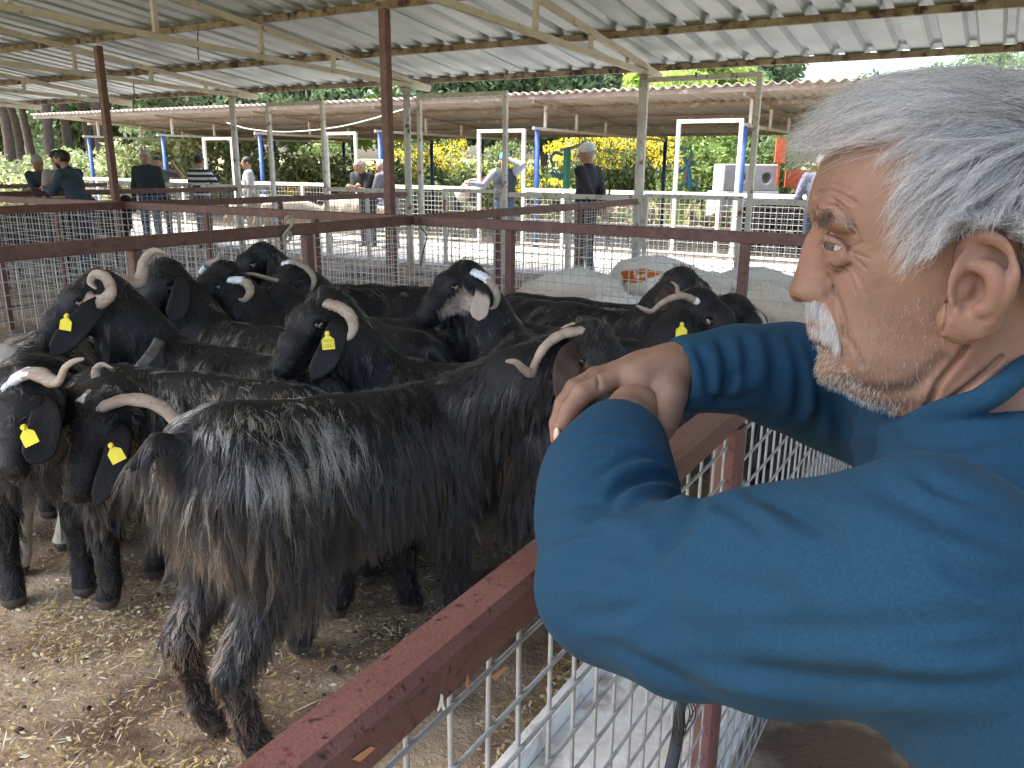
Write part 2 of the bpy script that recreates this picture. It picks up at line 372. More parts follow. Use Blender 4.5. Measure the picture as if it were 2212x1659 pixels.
def sample(V, Fq, n, rng, w=None):
    a, b, c, d = (V[Fq[:, i]] for i in range(4)); A = np.linalg.norm(np.cross(c - a, d - b), axis=1)
    if w is not None: A = A * w
    f = rng.choice(len(Fq), n, p=A / A.sum()); u, v = rng.random((2, n, 1))
    P = a[f]*(1-u)*(1-v) + b[f]*u*(1-v) + c[f]*u*v + d[f]*(1-u)*v
    N = np.cross(c - a, d - b)[f]; return P, N / (np.linalg.norm(N, axis=1)[:, None] + 1e-12)
def lathe_ell(c, r, axes=None, nu=12, nv=16):              # small closed ellipsoid
    P = []
    for i in range(nu + 1):
        th = math.pi * i / nu
        for j in range(nv):
            ph = 2*math.pi*j/nv; P.append((math.sin(th)*math.cos(ph)*r[0], math.sin(th)*math.sin(ph)*r[1], math.cos(th)*r[2]))
    P = np.array(P)
    if axes is not None: P = P @ np.array(axes)
    f = [(i*nv+j, (i+1)*nv+j, (i+1)*nv+(j+1) % nv, i*nv+(j+1) % nv) for i in range(nu) for j in range(nv)]
    return P + np.asarray(c), np.array(f)
def curve(pts, n):                                         # Catmull-Rom through points
    p = np.asarray(pts, float); p = np.vstack([2*p[0]-p[1], p, 2*p[-1]-p[-2]]); m = len(p) - 3
    t = np.linspace(0, m - 1e-6, n); i = t.astype(int); u = (t - i)[:, None]
    a, b, c, d = p[i], p[i+1], p[i+2], p[i+3]
    return .5*((2*b) + (c-a)*u + (2*a-5*b+4*c-d)*u**2 + (-a+3*b-3*c+d)*u**3)
# ---------------------------------------------------------------- hair
def hairmat(name, rough=.35, radial=.45, coat=0., spec=1.55):
    m = bpy.data.materials.new(name); m.use_nodes = True; nt = m.node_tree
    h = nt.nodes.new('ShaderNodeBsdfHairPrincipled'); h.model = 'CHIANG'; h.parametrization = 'COLOR'
    a = nt.nodes.new('ShaderNodeAttribute'); a.attribute_name = 'tint'
    nt.links.new(a.outputs['Color'], h.inputs['Color'])
    h.inputs['Roughness'].default_value = rough; h.inputs['Radial Roughness'].default_value = radial; h.inputs['IOR'].default_value = spec
    if 'Coat' in h.inputs: h.inputs['Coat'].default_value = coat
    nt.links.new(h.outputs[0], nt.nodes['Material Output'].inputs[0]); return m
def strands(name, P, rad, tint, material, parent, base=(0, 0, 0), taper=.15):
    n, k = P.shape[:2]; hc = bpy.data.hair_curves.new(name); hc.add_curves([k] * n)
    hc.attributes['position'].data.foreach_set('vector', np.ascontiguousarray(P - np.asarray(base), np.float32).ravel())
    ra = hc.attributes.get('radius') or hc.attributes.new('radius', 'FLOAT', 'POINT')
    rr = np.broadcast_to(np.asarray(rad, float).reshape(-1, 1), (n, 1)) * (1 - (1 - taper) * np.linspace(0, 1, k) ** 1.5)[None]
    ra.data.foreach_set('value', rr.astype(np.float32).ravel())
    ca = hc.attributes.new('tint', 'FLOAT_COLOR', 'CURVE'); ca.data.foreach_set('color', np.ascontiguousarray(np.concatenate([tint, np.ones((n, 1))], 1), np.float32).ravel())
    hc.materials.append(material); return link(name, hc, parent)
def nearest(A, B, chunk=2000):                             # index into B for each A
    out = np.empty(len(A), int); B2 = (B**2).sum(1)
    for i in range(0, len(A), chunk): out[i:i+chunk] = (B2[None] - 2 * A[i:i+chunk] @ B.T).argmin(1)
    return out
def clumped(roots, lens, groots, gpaths, glens, rng, clump=.6, fuzz=.02, freq=2.):
    """child strands follow the nearest guide lock; tips gather towards it"""
    gi = nearest(roots, groots); k = gpaths.shape[1]; q = np.linspace(0, 1, k)[None, :, None]
    rel = gpaths[gi] - groots[gi][:, None]; sc = (lens / glens[gi])[:, None, None]
    off = (roots - groots[gi])[:, None]
    P = groots[gi][:, None] + rel * sc + off * (1 - clump * q ** .8)
    n = len(roots); ph = rng.uniform(0, 6.28, (n, 1, 3)); am = rng.normal(0, 1, (n, 1, 3))
    P += am * fuzz * lens[:, None, None] * (np.sin(q * freq * 3 + ph) - np.sin(ph)) * q ** .6
    P[:, 0] = roots; return P, gi
# ---------------------------------------------------------------- goats
m_hide = mat('goat_hide', (.013, .012, .0125), .55, (.022, .020, .020), 8, sheen=.0, spec=.3, bump=.5, bscale=220, stretch=(1, 1, .35))
_a = m_hide.node_tree.nodes.new('ShaderNodeAttribute'); _a.attribute_name = 'tint'; m_hide.node_tree.links.new(_a.outputs['Color'], m_hide.node_tree.nodes['Principled BSDF'].inputs['Base Color'])
m_hidew = mat('pale_goat_hide', (.55, .50, .42), .8, (.42, .36, .28), 10)
m_horn = mat('goat_horn', (.42, .33, .25), .6, (.30, .22, .155), 9, third=((.12, .08, .05), 26, .60, .74), bump=.8, bscale=60, stretch=(1, 1, 2.2))
m_paint = mat('horn_white_paint', (.80, .82, .84), .6, (.62, .62, .62), 30)
m_tag = mat('yellow_ear_tag', (.80, .66, .02), .4, (.72, .58, .02), 30)
m_iris = mat('amber_eye', (.42, .30, .12), .15); m_pupil = mat('dark_pupil', (.004, .004, .004), .1)
m_hoof = mat('goat_hoof', (.085, .062, .045), .6, (.04, .03, .022), 20)
m_coat = hairmat('goat_coat', .27, .45, spec=1.5)
m_collar = mat('worn_collar', (.16, .14, .12), .9, (.06, .05, .045), 25, bump=.6)
BLACK = np.array([.0075, .0072, .0078])
def loft(C, wid, thk, nrmdir, n=10, cup=0.):               # leaf: centre line C, half widths, half thickness, facing direction
    m = len(C); T = np.gradient(C, axis=0); T /= np.linalg.norm(T, axis=1)[:, None]; V = []
    for i in range(m):
        nd = nrmdir[i] if np.ndim(nrmdir) == 2 else nrmdir
        b = nrm(np.cross(T[i], nd)); d = np.cross(b, T[i])
        for k in range(n):
            a = 2*math.pi*k/n; x = math.cos(a); V.append(C[i] + b*x*wid[i] + d*(math.sin(a)*thk[i] - cup*wid[i]*(1 - x*x)))
    f = [(i*n+k, i*n+(k+1) % n, (i+1)*n+(k+1) % n, (i+1)*n+k) for i in range(m-1) for k in range(n)]
    return np.array(V), np.array(f)
def horn_mesh(pts, r0, r1, parent, base, paint=0., flat=.62, tw=1.0):
    C = curve(pts, 40); m = len(C); q = np.linspace(0, 1, m); r = r0*(1-q)**.75*.92 + r1; r = r*(1 + .085*np.sin(q*62 + 2*np.sin(q*9))*(1-q))
    T = np.gradient(C, axis=0); T /= np.linalg.norm(T, axis=1)[:, None]; s = nrm(np.cross(T[0], ZZ + .01)); V = []; n = 12
    for i in range(m):
        s = nrm(s - T[i]*(s @ T[i])); u = np.cross(T[i], s)
        for k in range(n):
            a = 2*math.pi*k/n; b = a - tw*q[i]; e = 1/math.sqrt(math.cos(b)**2 + (math.sin(b)/flat)**2)
            if math.cos(b) > .9: e *= 1.12                 # keel
            V.append(C[i] + r[i]*e*(math.cos(a)*s + math.sin(a)*u))
    f = [(i*n+k, i*n+(k+1) % n, (i+1)*n+(k+1) % n, (i+1)*n+k) for i in range(m-1) for k in range(n)]
    o = fastmesh('horn', np.array(V), np.array(f), [m_horn, m_paint], parent, base=base)
    if paint:
        mi = np.zeros(len(f), np.int32); rng = np.random.default_rng(4)
        for i in range(len(f)):
            if q[i//n] < paint*rng.uniform(.75, 1.1): mi[i] = 1
        o.data.polygons.foreach_set('material_index', mi)
    return o
def ear_tag(P, parent, base, k=1., yaw=0., _n=None, tilt=0., text=None):   # P centre; faces the viewer side roughly
    fwd = nrm(CP - P); r = nrm(np.cross(ZZ, fwd)); r = r*math.cos(yaw) + fwd*math.sin(yaw); u = nrm(np.cross(fwd, r)); fwd = np.cross(r, u)
    r, u = r*math.cos(tilt) + u*math.sin(tilt), u*math.cos(tilt) - r*math.sin(tilt)
    k = k*.74; w, h = .024*k, .030*k
    out = [(-w, -h), (w, -h), (w, .25*h), (.62*w, .55*h), (.36*w, .7*h), (.36*w, 1.15*h), (.2*w, 1.35*h), (-.2*w, 1.35*h), (-.36*w, 1.15*h), (-.36*w, .7*h), (-.62*w, .55*h), (-w, .25*h)]
    n = len(out); V = [P + r*x + u*y + fwd*z for z in (0, .003) for x, y in out]
    mb = MB().add(V, [tuple(range(n-1, -1, -1)), tuple(range(n, 2*n))] + [(i, (i+1) % n, (i+1) % n + n, i+n) for i in range(n)])
    o = mb.build('ear_tag', m_tag, parent, base)
    MB().tube([P + u*h*1.0 + fwd*.003, P + u*h*1.0 + fwd*.010], [.0085*k, .0075*k], 10).build('button', m_tag, o, base)
    if text:
        for i, tx in enumerate(text):
            fc = bpy.data.curves.new('tag_print', 'FONT'); fc.body = tx; fc.size = .019*k; fc.align_x = 'CENTER'; fc.materials.append(m_print)
            _t = bpy.data.objects.new('tmp', fc); COL.objects.link(_t); bpy.context.view_layer.update(); _me = bpy.data.meshes.new_from_object(_t.evaluated_get(bpy.context.evaluated_depsgraph_get())); bpy.data.objects.remove(_t); to = link('tag_print', _me, o); Mx = Matrix(((*r[:1], u[0], fwd[0], 0), (r[1], u[1], fwd[1], 0), (r[2], u[2], fwd[2], 0), (0, 0, 0, 1)))
            to.matrix_local = Matrix.Translation(Vector(P + u*(-.1*h - i*.019*k) + fwd*.0036 - np.asarray(base))) @ Mx
    return o
m_print = mat('tag_ink', (.30, .22, .02), .6)
def goat(label, wx, rx, poll, nose, k=1.12, horns=(), ears=(), tagp=(), nh=7000, seed=1, grey=((-.8, .1, .62, .30, (.14, .12, .105)),), brown=.15, L=1., pale=False, hl=1., rad=.0011, paint=0., text=None, hornr=.021, tail=True, legoff=(0, 0, 0, 0), vox=.0085, neckr=1., extra=None, headhair=.012, rl=0., earcol=None, brows=None, hidecol=None, group='black goats crowded in the pen'):
    if 5000 <= nh < 30000: nh = int(nh*1.9); rad = rad*.8
    rng = np.random.default_rng(seed)
    wx, rx = np.asarray(wx, float)[:2], np.asarray(rx, float)[:2]; f = np.append(nrm(wx - rx), 0); l = np.array([-f[1], f[0], 0]); O = np.append(wx, 0)
    P = lambda x, y, z: O + f*x*k + l*y*k + ZZ*(z + rl*min(1, max(0, (-x-.15)/.45))*min(1, max(0, (z-.30)/.25)))*k
    poll = atd(*poll); nose = atd(*nose); hd = nrm(nose - poll); sd = np.cross(hd, ZZ); sd = nrm(sd); hu = np.cross(sd, hd)
    H = lambda a, b, c: poll + hd*a*k + sd*b*k + hu*c*k
    parts = []                                             # (region, a, b, ra, rb)
    def A(reg, a, b, ra, rb): parts.append((reg, a, b, ra*k, rb*k))
    A('body', P(.03, 0, .575), P(-.32, 0, .570), .158, .165); A('body', P(-.32, 0, .570), P(-.60, 0, .61), .165, .148)
    A('body', P(.0, 0, .68), P(-.3, 0, .665), .085, .095); A('body', P(-.3, 0, .665), P(-.62, 0, .675), .095, .088)
    nb, nm = P(.05, 0, .62), None
    A('neck', nb, nb*.45 + (poll - hu*.03*k)*.55, .135*neckr, .10*neckr); A('neck', nb*.45 + (poll - hu*.03*k)*.55, H(-.005, 0, -.035), .10*neckr, .072)
    for sg, (df, db) in ((1, legoff[:2]), (-1, legoff[2:])):
        A('thigh', P(-.62, sg*.075, .60), P(-.56, sg*.095, .43), .115, .078); A('uleg', P(-.56, sg*.095, .43), P(-.72+db, sg*.10, .285), .075, .038)
        A('lleg', P(-.72+db, sg*.10, .285), P(-.68+db, sg*.10, .10), .036, .030); A('lleg', P(-.68+db, sg*.10, .10), P(-.655+db, sg*.10, .035), .034, .036)
        A('body', P(.03, sg*.075, .56), P(-.01, sg*.105, .42), .10, .068); A('uleg', P(-.01, sg*.105, .42), P(.02+df, sg*.10, .255), .064, .042)
        A('lleg', P(.02+df, sg*.10, .255), P(.02+df, sg*.10, .10), .038, .029); A('lleg', P(.02+df, sg*.10, .10), P(.045+df, sg*.10, .035), .033, .037)
    if tail: A('tail', P(-.70, 0, .69), P(-.77, 0, .72), .035, .022); A('tail', P(-.77, 0, .72), P(-.83, 0, .69), .022, .012)
    hp = [('head', H(.0, 0, -.012), H(.075, 0, .0), .060, .058), ('head', H(.075, 0, .0), H(.165, 0, .005), .054, .041), ('head', H(.165, 0, .005), H(.235, 0, -.008), .040, .034),
          ('head', H(.02, 0, -.05), H(.12, 0, -.06), .046, .034), ('head', H(.12, 0, -.06), H(.225, 0, -.042), .030, .024)]
    for r_, a, b, ra, rb in hp: A(r_, a, b, ra, rb)
    for sg in (-1, 1): A('head', H(.075, sg*.040, .022), H(.105, sg*.038, .014), .024, .017)
    lo = np.min([np.minimum(a, b) - max(ra, rb) for _, a, b, ra, rb in parts], 0) - .03; hi = np.max([np.maximum(a, b) + max(ra, rb) for _, a, b, ra, rb in parts], 0) + .03
    V = Vox(lo, hi, vox)
    for r_, a, b, ra, rb in parts: V.cap(a, b, ra, rb, {'head': .022, 'lleg': .012, 'uleg': .03, 'tail': .015}.get(r_, .05)*k)
    for sg in (-1, 1):                                     # nostrils, mouth line
        V.ell(H(.268, sg*.016, .004), (.010*k,)*3, k=.008, mode='sub'); V.ell(H(.088, sg*.062, .022), (.013*k,)*3, k=.01, mode='sub')
    V.cap(H(.265, 0, -.034), H(.19, 0, -.034), .004*k, .002*k, k=.010, mode='sub')
    v, q = V.mesh(); v = smooth(v, q, 2, .4)
    base = O.copy(); o = thing('goat', label, 'goat', base, group)
    geo = [(v, q)]
    for e in ears:                                         # (points, halfwidth, face)
        pts = np.array([atd(x, y, D) for x, y, D in e[0]]); C = curve(pts, 12); qq = np.linspace(0, 1, 12)
        wd = .86*e[1]*np.interp(qq, [0, .12, .4, .75, .93, 1], [.45, .72, .95, 1, .62, .12]); face = nrm(CP - pts[1]) if len(e) < 3 else nrm(e[2])
        geo.append(loft(C, wd, np.full(12, .008)*np.interp(qq, [0, .9, 1], [1.3, 1, .3]), face, 12, cup=.25))
    v2, q2 = join(*geo)
    hm = m_hidew if pale else (hidecol or m_hide)
    body = fastmesh('body', v2, q2, [hm, m_hoof], o, base=base)
    fc = v2[q2].mean(1); mi = np.zeros(len(q2), np.int32)
    mi[(fc[:, 2] < .045*k)] = 1
    vc = np.tile(BLACK*1.15, (len(v2), 1))*(1 + .2*np.sin(v2 @ np.array([21., 17, 13]))[:, None])
    if earcol is not None: vc[len(v):] = np.array(earcol)*(1 + .5*np.sin(v2[len(v):] @ np.array([90., 70, 40]))[:, None]*.6)
    if extra:
        we = np.clip(extra[1](v2, H, P, hd, sd, hu, poll, k), 0, 1); we = np.clip(we + 4*we*(1-we)*(.3*np.sin(v2 @ np.array([190., 170, 160])) + .2*np.sin(v2 @ np.array([-250., 220, 133]))), 0, 1)[:, None]; vc = vc*(1-we) + np.array(extra[0])*we
    at = body.data.attributes.new('tint', 'FLOAT_COLOR', 'POINT'); at.data.foreach_set('color', np.concatenate([vc, np.ones((len(vc), 1))], 1).astype(np.float32).ravel())
    body.data.polygons.foreach_set('material_index', mi)
    for sg in (-1, 1):                                     # eyes
        c = H(.088, sg*.0545, .020); E = lathe_ell(c, (.0125*k, .0145*k, .0145*k), (hu, hd, sd), 20, 28)
        eo = fastmesh('eye', *E, [m_iris, m_pupil], o, base=base)
        fe = E[0][E[1]].mean(1) - c; mi = np.where((np.abs(fe @ hu) < .0022*k) & (np.abs(fe @ hd) < .0055*k), 1, 0); mi[((fe @ hd)/.0095)**2 + ((fe @ hu)/.0062)**2 > k*k] = 1
        eo.data.polygons.foreach_set('material_index', mi.astype(np.int32))
    pd = float((poll - CP) @ FW)
    for h in horns: horn_mesh([atd(x, y, pd + dd) for x, y, dd in h], hornr*k, .004, o, base, paint)
    for tg in tagp: ear_tag(atd(*tg[:3]), o, base, k, *(tg[3:] or ()), text=text)
    # ---- coat
    PA = np.array([p[1] for p in parts]); PB = np.array([p[2] for p in parts]); RA = np.array([p[3] for p in parts]); RB = np.array([p[4] for p in parts]); REG = np.array([p[0] for p in parts])
    def dist(X):
        D = np.empty((len(parts), len(X)))
        for i in range(len(parts)): D[i] = capd((X[:, 0], X[:, 1], X[:, 2]), PA[i], PB[i], RA[i], RB[i])
        return D
    def attrs(X, N):
        D = dist(X); reg = REG[D.argmin(0)]; rel = (X - O) / k; lx, ly, lz = rel @ f, rel @ l, rel[:, 2]
        ln = np.full(len(X), .02); b = reg == 'body'
        ln[b] = (.105 - .025*np.clip((.62 - lz[b]) / .2, 0, 1)); ln[reg == 'thigh'] = .125; ln[reg == 'tail'] = .10
        ln[reg == 'neck'] = .085; ln[reg == 'uleg'] = .042; ln[reg == 'lleg'] = .018; ln[reg == 'head'] = headhair
        nk_ = reg == 'neck'; ln[nk_] *= np.clip(np.linalg.norm(X[nk_] - poll, axis=1)/(.30*k), .35, 1); hx = (X - poll) @ hd / k; ph = (reg == 'head') & (hx < .03); ln[ph] = .03 if headhair < .03 else .08
        return reg, ln*L*k, lx, ly, lz
    def sim(X, N, reg, ln, lx, ly, lz, steps=8):
        n = len(X); sgn = np.sign(ly + rng.normal(0, .01, n))[:, None]; v = N*.24 + np.array([0, 0, -.70]) - f*.22
        top = ((reg == 'body') & (N[:, 2] > .6))[:, None]; v = np.where(top, N*.25 + l*sgn*.6 - f*.65, v)
        nk = (reg == 'neck')[:, None]; v = np.where(nk, N*.28 + nrm(nb - poll)*.75 - ZZ*.35, v)
        hdm = (reg == 'head')[:, None]; v = np.where(hdm, N*.18 - hd*.8 - ZZ*.2, v)
        v = np.where((reg == 'lleg')[:, None], N*.25 - ZZ*.9, v); v = np.where((reg == 'tail')[:, None], N*.35 - f*.3 - ZZ*.6, v)
        v = v + rng.normal(0, .16, (n, 3)); v /= np.linalg.norm(v, axis=1)[:, None]
        pts = [X + N*.0005]; p = X.copy(); seg = (ln/(steps-1))[:, None]
        gr = np.where((reg == 'head') | (reg == 'lleg'), .03, .55)[:, None]; e = .004
        bend = rng.normal(0, .10, (n, 3))
        for i in range(steps - 1):
            v = v - ZZ*gr + bend; v /= np.linalg.norm(v, axis=1)[:, None]; p = p + v*seg
            d = dist(p).min(0); tgt = .004 + .010*(i/steps); bad = d < tgt
            if bad.any():
                pb = p[bad]; g = np.stack([dist(pb + e*np.eye(3)[a]).min(0) - d[bad] for a in range(3)], 1); g /= np.linalg.norm(g, axis=1)[:, None] + 1e-9
                p[bad] = pb + g*(tgt - d[bad])[:, None]
            pts.append(p.copy())
        return np.stack(pts, 1)
    vb, qb = v, q; ng = max(300, nh // 14)
    X, N = sample(vb, qb, ng, rng); a = attrs(X, N); gp = sim(X, N, *a); gl = a[1]
    Xc, Nc = sample(vb, qb, nh, rng); reg, ln, lx, ly, lz = attrs(Xc, Nc); ln = ln*rng.uniform(.65, 1.15, nh)
    keep = lz > .05; Xc, reg, ln, lx, ly, lz = (q_[keep] for q_ in (Xc, reg, ln, lx, ly, lz)); n = len(Xc)
    S, gi = clumped(Xc, ln, X, gp, gl, rng, .72, .035, 2.5)
    tint = np.tile(BLACK, (n, 1)) * rng.uniform(.6, 1.7, (n, 1)); lk = rng.random(ng)[gi]
    if pale: tint = np.array([.62, .57, .48]) * rng.uniform(.8, 1.15, (n, 1))
    bm = (lk < brown) & ~np.isin(reg, ('head', 'lleg')); tint[bm] = np.array([.060, .040, .028]) * rng.uniform(.5, 1.5, (bm.sum(), 1))
    for x0, x1, z0, am, col in grey:                       # streaked areas: x range, above z, share of locks, colour
        w_ = np.exp(-np.clip(np.maximum(x0 - lx, lx - x1), 0, None)/.06) * np.clip((lz - z0)/.06, 0, 1)
        g_ = (lk*.6 + rng.random(n)*.4 < w_*am) & ~np.isin(reg, ('head', 'tail')); tint[g_] = np.array(col) * rng.uniform(.45, 1.2, (g_.sum(), 1))
    if brows: brows(tint, Xc, reg, lx, ly, lz, H, rng)
    rr = np.where(np.isin(reg, ('head', 'lleg')), rad*.55, rad) * rng.uniform(.7, 1.2, n)
    strands('coat', S, rr, tint, m_coat, o, base)
    return o
GR = (.44, .42, .38); GB = (.19, .165, .14); TAN = (.42, .22, .13); GY = (.46, .40, .25)
X_ = lambda px, py, z: atz(px, py, z)[:2]
def g1_tint(t, X, reg, lx, ly, lz, H, rng):
    m = (lx < -.69) & (lz > .22) & (lz < .62) & (np.abs(ly) < .10) & (rng.random(len(t)) < .6); t[m] = np.array(TAN)*rng.uniform(.4, 1.1, (m.sum(), 1))
    m = (reg == 'lleg') & (lx < -.4) & (rng.random(len(t)) < .75); t[m] = np.array([.10, .045, .028])*rng.uniform(.5, 1.3, (m.sum(), 1))
    m = np.isin(reg, ('thigh', 'uleg')) & (lx < -.4) & (lz < .5) & (rng.random(len(t)) < .12); t[m] = np.array([.20, .165, .12])*rng.uniform(.4, 1.2, (m.sum(), 1))
goat('large black goat with silver streaked rump standing side-on against the near rail', (-.285, 2.42), (-.285 - .60, 2.42 - .80), (1280, 735, 2.40), (1340, 905, 2.22), nh=60000, seed=11, rad=.00075, vox=.007, k=1.12, rl=.085,
     grey=((-.66, -.38, .66, .70, GR), (-.62, -.44, .58, .30, GY), (-.75, .1, .66, .16, GB), (-.75, -.5, .2, .10, (.16, .145, .12))), brown=.08, brows=g1_tint, hornr=.022, L=1.0,
     horns=([(1262, 716, -.02), (1215, 722, -.03), (1178, 748, -.05), (1155, 788, -.06), (1150, 806, -.07), (1132, 797, -.09), (1114, 782, -.11), (1092, 780, -.12)], [(1285, 712, .05), (1255, 704, .10), (1215, 716, .16), (1180, 760, .2)]),
     ears=(([(1250, 745, 2.35), (1228, 775, 2.29), (1224, 830, 2.25), (1236, 895, 2.23)], .046),), earcol=(.045, .026, .020), extra=((.16, .075, .04), lambda c, H, P, hd, sd, hu, poll, k: np.clip(1.6 - np.minimum(np.linalg.norm(c - H(.10, -.05, .0), axis=1), np.linalg.norm(c - H(.10, .05, .0), axis=1))/(.026*k), 0, 1)))
goat('black goat with long sweeping horns and yellow tag, head lowered behind the streaked rump', (-1.33, 2.62), (-.64, 2.38), (232, 892, 2.42), (150, 1100, 2.22), nh=16000, seed=12, grey=((-.8, .0, .62, .55, GB),), brown=.1, headhair=.014, paint=.06,
     horns=([(212, 893, -.03), (240, 872, -.05), (290, 862, -.07), (345, 876, -.09), (378, 905, -.10), (396, 926, -.11), (424, 905, -.12), (468, 889, -.12)], [(176, 876, .05), (205, 850, .08), (245, 838, .12), (266, 846, .14), (235, 842, .17), (212, 822, .18), (208, 800, .18), (222, 788, .17), (245, 797, .16)]),
     ears=(([(252, 915, 2.37), (258, 950, 2.31), (240, 1020, 2.27), (205, 1092, 2.24)], .042), ([(165, 915, 2.46), (135, 950, 2.48), (112, 1010, 2.5)], .03)), tagp=((250, 980, 2.245, .3, None, .35),), hornr=.026)
goat('black goat facing the aisle side with white painted horn and tagged drooping ear', (-1.66, 2.62), (-1.9, 3.25), (55, 850, 2.32), (22, 1030, 2.12), nh=14000, seed=13, grey=((-.8, -.1, .62, .5, GB),), brown=.1, paint=.22, hornr=.024,
     horns=([(18, 842, -.03), (45, 812, -.04), (80, 806, -.06), (112, 822, -.08), (128, 822, -.09), (140, 795, -.1), (160, 780, -.1), (182, 775, -.1)], [(-20, 850, .05), (-60, 830, .1), (-100, 850, .15)]),
     ears=(([(88, 862, 2.27), (98, 900, 2.21), (88, 960, 2.16), (62, 1000, 2.13)], .05), ([(-10, 870, 2.3), (-40, 920, 2.3), (-50, 990, 2.3)], .04)), tagp=((62, 942, 2.10, .5, None, .3),))
col_goat = goat('black goat with tightly curled horn and worn rope collar', X_(365, 700, .92), X_(625, 745, .92), (205, 618, 2.98), (84, 745, 2.86), nh=13000, seed=14, grey=((-.8, -.15, .66, .4, GB),), brown=.12, paint=.12, hornr=.034, neckr=1.08, headhair=.02,
     horns=([(192, 610, -.02), (180, 634, -.05), (195, 652, -.08), (222, 650, -.10), (240, 628, -.10), (228, 600, -.10), (205, 594, -.10), (196, 610, -.11), (208, 624, -.13)], [(222, 600, .06), (262, 606, .08), (296, 612, .10), (306, 590, .12), (310, 565, .13), (330, 542, .13), (358, 546, .13)]),
     ears=(([(235, 648, 2.92), (200, 670, 2.85), (150, 725, 2.80), (112, 766, 2.77)], .05),), tagp=((143, 698, 2.765, .5, None, -.25),))
goat('hornless black goat with notched ears behind the collared goat', X_(470, 655, .93), X_(640, 690, .92), (352, 588, 3.55), (318, 700, 3.42), nh=8000, seed=15, grey=((-.8, -.1, .64, .6, (.20, .18, .155)),), brown=.2,
     ears=(([(390, 600, 3.5), (392, 630, 3.46), (382, 670, 3.43), (372, 692, 3.42)], .05),))
goat('black goat with a white splash at its stubby downturned horn', X_(590, 640, .93), X_(760, 650, .93), (478, 590, 3.78), (425, 668, 3.68), nh=6500, seed=16, brown=.1, paint=.25, hornr=.026,
     horns=([(500, 606, -.04), (520, 606, -.06), (537, 616, -.08), (540, 634, -.09), (528, 648, -.1), (515, 646, -.11)], [(450, 575, .06), (440, 588, .08), (452, 572, .1), (470, 562, .1), (474, 545, .1)]), ears=(([(512, 622, 3.72), (520, 650, 3.68), (512, 690, 3.66)], .04),))
goat('shaggy topped black goat at the back by the twine knot', X_(680, 585, .93), X_(800, 590, .93), (560, 548, 4.25), (500, 620, 4.15), nh=6000, seed=17, brown=.1, headhair=.035, hornr=.022,
     horns=([(540, 556, 0), (522, 562, -.03), (500, 573, -.05), (475, 572, -.05)], [(560, 545, .08), (590, 540, .12)]), ears=(([(585, 560, 4.2), (592, 590, 4.17), (585, 625, 4.15)], .045),))
m_bald = mat('bare_goat_skin', (.22, .15, .12), .8)
goat('black goat with arched pale horn and bare patches on its flank', X_(735, 596, .93), X_(925, 592, .93), (628, 585, 4.15), (612, 668, 3.98), nh=7500, seed=18, brown=.5, paint=.12, hornr=.022, L=.8,
     horns=([(612, 572, -.02), (636, 566, -.03), (662, 578, -.04), (678, 600, -.05), (674, 622, -.06), (662, 630, -.07)], [(630, 572, .0), (622, 592, -.05), (602, 606, -.1), (575, 600, -.14), (545, 592, -.17), (512, 592, -.2)]), ears=(([(650, 595, 4.1), (655, 620, 4.06), (648, 655, 4.05)], .04),),
     brows=lambda t, X, reg, lx, ly, lz, H, rng: t.__setitem__(((np.sin(lx*38)*np.sin(lz*45+lx*20) > .72) & (lz > .45) & (lz < .68)), np.array([.25, .17, .14])))
goat('sleek black goat with yellow tag and horn curving down, facing the silver rump', X_(840, 728, .93), X_(1130, 765, .93), (702, 660, 2.72), (604, 792, 2.60), nh=13000, seed=19, grey=((-.8, .0, .66, .45, GB),), brown=.15, paint=.0, hornr=.023,
     horns=([(708, 656, -.05), (735, 664, -.07), (757, 682, -.09), (764, 706, -.10), (757, 726, -.11), (744, 735, -.115)], [(690, 648, .05), (712, 642, .08), (740, 660, .12)]),
     ears=(([(742, 690, 2.66), (728, 716, 2.60), (708, 770, 2.57), (672, 818, 2.55)], .047),), tagp=((709, 738, 2.545, .2, None, .05),), text=('TR031', '22657'), vox=.0075)
def cheek(c, H, P, hd, sd, hu, poll, k):
    lat = np.abs((c - poll) @ sd)/k; a = (c - poll) @ hd/k; u = (c - poll) @ hu/k; st = lambda x: np.clip(x/.012, -1, 1)
    w1 = np.minimum.reduce([st(lat - .02), st(a - .06), st(.19 - a), st(.006 - u - .1*a), st(u + .075)]); return np.maximum(w1, np.clip((.055 - np.linalg.norm(c - atd(1041, 655, 3.24), axis=1))/.012, -1, 1))*.5 + .5
goat('black goat with pink-white cheek and ear and pale blue painted horn', X_(1105, 672, .93), X_(1262, 735, .93), (1000, 592, 3.42), (928, 668, 3.34), nh=9000, seed=20, grey=((-.8, .0, .66, .35, GB),), brown=.2, paint=.3, hornr=.022, extra=((.50, .39, .32), cheek), headhair=.008,
     horns=([(1022, 588, -.04), (1046, 598, -.06), (1064, 616, -.08), (1074, 638, -.1), (1070, 660, -.11), (1058, 668, -.12)],), ears=(([(1040, 614, 3.34), (1042, 640, 3.28), (1036, 670, 3.25), (1034, 692, 3.24)], .043),))
goat('brown-black goat with rusty ear standing against the cross fence', X_(1375, 640, .93), X_(1105, 612, .93), (1478, 605, 3.62), (1540, 690, 3.52), nh=8500, seed=21, brown=.75, headhair=.02, grey=((-.8, 0, .6, .25, (.10, .075, .055)),), earcol=(.075, .038, .026),
     ears=(([(1452, 622, 3.58), (1438, 642, 3.55), (1425, 672, 3.52)], .045),))
